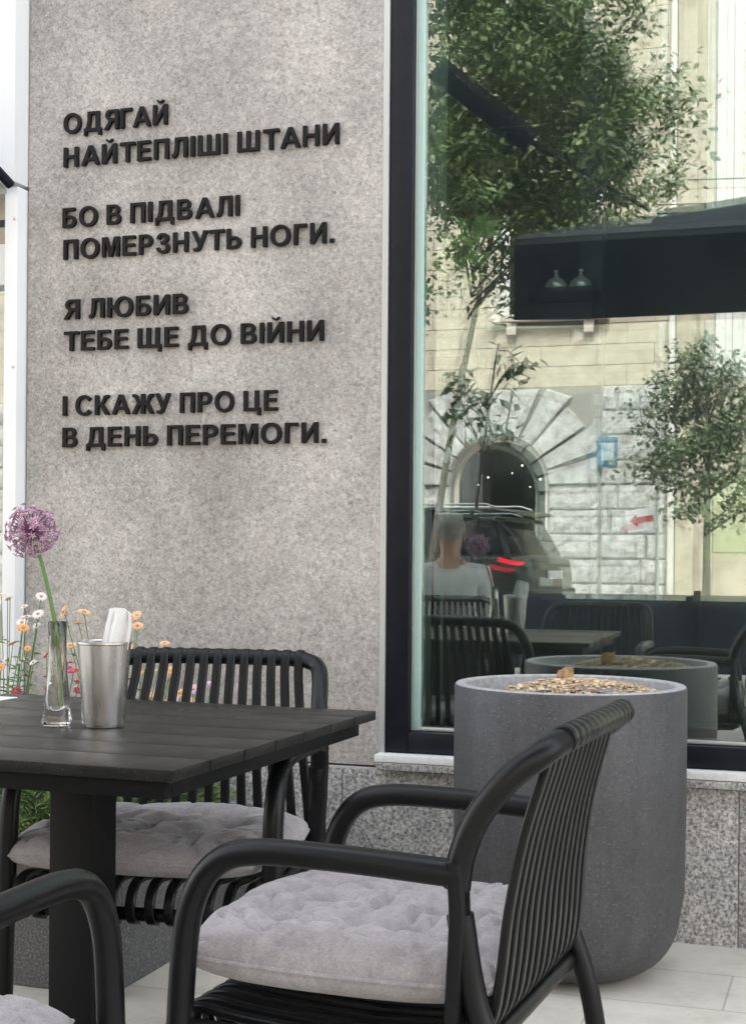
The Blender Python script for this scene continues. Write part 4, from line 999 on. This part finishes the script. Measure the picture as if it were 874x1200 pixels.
# ------------------------------------------------------------------ cafe parasol over the photographer
pa = thing('cafe_parasol', 'dark navy canvas cafe parasol on a mast, mirrored as a dark band in the window', 'parasol', (-.1, -4.1, 0))
bm = nb(); hw, hd = 1.65, .8; zv0, zv1, za = 2.51, 2.76, 3.1
c = [(-hw, -hd), (hw, -hd), (hw, hd), (-hw, hd)]
def ring3(k, z): return [bm.verts.new((x*k, y*k, z)) for x, y in c]
r0, r1, r2 = ring3(1, zv0), ring3(1, zv1), ring3(.97, zv1+.03)
for v in r0: v.co.z = 2.33 if v.co.y > 0 else 2.58; ap = bm.verts.new((0, 0, za))
i0, i1 = ring3(.985, zv0), ring3(.985, zv1-.01)
for v in i0: v.co.z = 2.33 if v.co.y > 0 else 2.58; ia = bm.verts.new((0, 0, za-.02))
for k in range(4):
    j = (k+1) % 4
    bm.faces.new((r0[k], r0[j], r1[j], r1[k])); bm.faces.new((i0[j], i0[k], i1[k], i1[j])); bm.faces.new((r0[j], r0[k], i0[k], i0[j]))
    f = bm.faces.new((r1[k], r1[j], r2[j], r2[k])); f.material_index = 1
    bm.faces.new((r2[k], r2[j], ap)); bm.faces.new((i1[j], i1[k], ia))
obj('canopy', bm, [M['canvas'], M['canvas_top']], pa, 20)
bm = nb(); tube(bm, [(1.9, 0, 0.02), (1.9, 0, 3.4)], .045, 12);  obj('mast', bm, M['table_metal'], pa)
bm = nb(); tube(bm, [(1.93, 0, 3.36), (.4, 0, 3.14), (-1.0, 0, 3.0)], 0, 10, flat=(.03, .045)); tube(bm, [(-1.0, .3, 2.98), (-1.66, .6, 3.36)], .012, 8); tube(bm, [(-1.60, .62, 3.32), (-2.09, .80, 3.72)], 0, 10, flat=(.02, .07)); obj('boom', bm, M['canvas'], pa)
bm = nb(); bx(bm, (1.5, -.4, 0), (2.3, .4, .06), 0, .01); obj('base', bm, M['granite'], pa)

sc_ = thing('added_dark_screen', 'long low black screen added to darken the mirrored paving between seating and road', 'barrier', (-3.0, -8.6, 0))  # added dark screen, keeps bright paving out of the reflection low in the window
bm = nb(); bx(bm, (-4, -.03, .06), (5.5, .03, .74), 0, .006); obj('panel', bm, M['canvas'], sc_)
for k in range(6):
    bm = nb(); bx(bm, (-3.9+k*1.85, .031, 0), (-3.84+k*1.85, .09, .78), 0, .004); bx(bm, (-4.05+k*1.85, -.2, 0), (-3.69+k*1.85, .028, .015)); obj('post', bm, M['table_metal'], sc_)
# ------------------------------------------------------------------ seated guest in a white shirt (mirrored at the left of the window)
def skin_mesh(name, verts, edges, m, parent, sub=2, root=0):
    me = bpy.data.meshes.new(name); me.from_pydata([v[:3] for v in verts], edges, [])
    o = bpy.data.objects.new(name, me); COL.objects.link(o)
    md = o.modifiers.new('skin', 'SKIN'); md.use_smooth_shade = True
    for i, v in enumerate(verts):
        me.skin_vertices[0].data[i].radius = (v[3], v[4] if len(v) > 4 else v[3])
    me.skin_vertices[0].data[root].use_root = True
    s_ = o.modifiers.new('sub', 'SUBSURF'); s_.levels = sub; s_.render_levels = sub
    dg = bpy.context.evaluated_depsgraph_get(); me2 = bpy.data.meshes.new_from_object(o.evaluated_get(dg))
    bpy.data.objects.remove(o); me2.materials.clear(); me2.materials.append(m)
    q = bpy.data.objects.new(name, me2); COL.objects.link(q); q.parent = parent; return q
def person(loc, rz):
    t = thing('person', 'person in a white shirt seated on a terrace chair, mirrored in the window', 'person', loc, rz)
    V = [(0, 0, .52, .13, .11), (0, -.02, .68, .125, .10), (0, -.02, .86, .15, .105), (0, 0, .99, .10, .08), (0, .01, 1.06, .05), (0, .03, 1.14, .072, .085), (0, .03, 1.23, .078, .095), (0, .025, 1.29, .05, .06)]
    Eg = [(0, 1), (1, 2), (2, 3), (3, 4), (4, 5), (5, 6), (6, 7)]
    for s in (-1, 1):
        b = len(V)
        V += [(s*.17, -.01, .97, .055), (s*.22, .05, .72, .045), (s*.17, .27, .70, .036), (s*.14, .36, .72, .03, .022)]
        Eg += [(3, b), (b, b+1), (b+1, b+2), (b+2, b+3)]
        for k in range(4):
            f = len(V); V += [(s*(.115+.022*k), .40, .725, .010), (s*(.115+.022*k), .445-.006*abs(k-1.5), .715, .008)]; Eg += [(b+3, f), (f, f+1)]
        f = len(V); V += [(s*.10, .375, .73, .011), (s*.085, .41, .735, .009)]; Eg += [(b+3, f), (f, f+1)]
        b = len(V)
        V += [(s*.10, .05, .50, .085), (s*.12, .42, .50, .062), (s*.12, .44, .12, .042), (s*.12, .45, .05, .04), (s*.12, .58, .035, .032)]
        Eg += [(0, b), (b, b+1), (b+1, b+2), (b+2, b+3), (b+3, b+4)]
    skin_mesh('body', V, Eg, M['skin'], t)
    V = [(0, 0, .54, .155, .13), (0, -.02, .68, .15, .125), (0, -.02, .86, .175, .13), (0, 0, .985, .12, .095), (0, .008, 1.03, .066)]
    Eg = [(0, 1), (1, 2), (2, 3), (3, 4)]
    for s in (-1, 1):
        b = len(V); V += [(s*.18, -.01, .965, .075), (s*.225, .05, .73, .064), (s*.195, .18, .705, .058)]; Eg += [(3, b), (b, b+1), (b+1, b+2)]
    skin_mesh('shirt', V, Eg, M['shirt'], t)
    V = [(0, 0, .51, .14, .125)]; Eg = []
    for s in (-1, 1):
        b = len(V); V += [(s*.10, .05, .50, .10), (s*.12, .42, .50, .078), (s*.12, .44, .10, .06)]; Eg += [(0, b), (b, b+1), (b+1, b+2)]
    skin_mesh('trousers', V, Eg, M['trousers'], t)
    bm = nb(); bmesh.ops.create_uvsphere(bm, u_segments=20, v_segments=12, radius=1, matrix=Matrix.Translation((0, .012, 1.235)) @ Matrix.Diagonal((.086, .102, .098, 1)))
    for v in bm.verts: v.co += (v.co-Vector((0, .012, 1.235))).normalized()*noise.noise(v.co*45)*.012
    bmesh.ops.delete(bm, geom=[v for v in bm.verts if (v.co.y > .06 and v.co.z < 1.275) or v.co.z < 1.15], context='VERTS')
    obj('hair', bm, M['hair'], t)
    bm = nb()
    for s in (-1, 1): bmesh.ops.create_uvsphere(bm, u_segments=10, v_segments=6, radius=.011, matrix=Matrix.Translation((s*.031, .113, 1.205)))
    obj('eye', bm, M['car_trim'], t)
    bm = nb(); tube(bm, [(0, .118, 1.21), (0, .138, 1.175), (0, .122, 1.165)], .011, 8); obj('nose', bm, M['skin'], t)
    bm = nb(); tube(bm, [(-.022, .113, 1.135), (0, .119, 1.133), (.022, .113, 1.135)], .005, 6); obj('mouth', bm, M['red'], t)
    for s in (-1, 1):
        bm = nb(); bmesh.ops.create_uvsphere(bm, u_segments=10, v_segments=6, radius=1, matrix=Matrix.Translation((s*.082, .02, 1.19)) @ Matrix.Diagonal((.010, .02, .032, 1))); obj('ear', bm, M['skin'], t)
    return t
PX, PY, PR = -2.24, -3.85, R(165)
person((PX, PY, 0), PR)
copy_tree(chA, (PX, PY, 0), PR, 'black slatted armchair under the seated guest, mirrored in the window')

print('objects', len(bpy.data.objects))
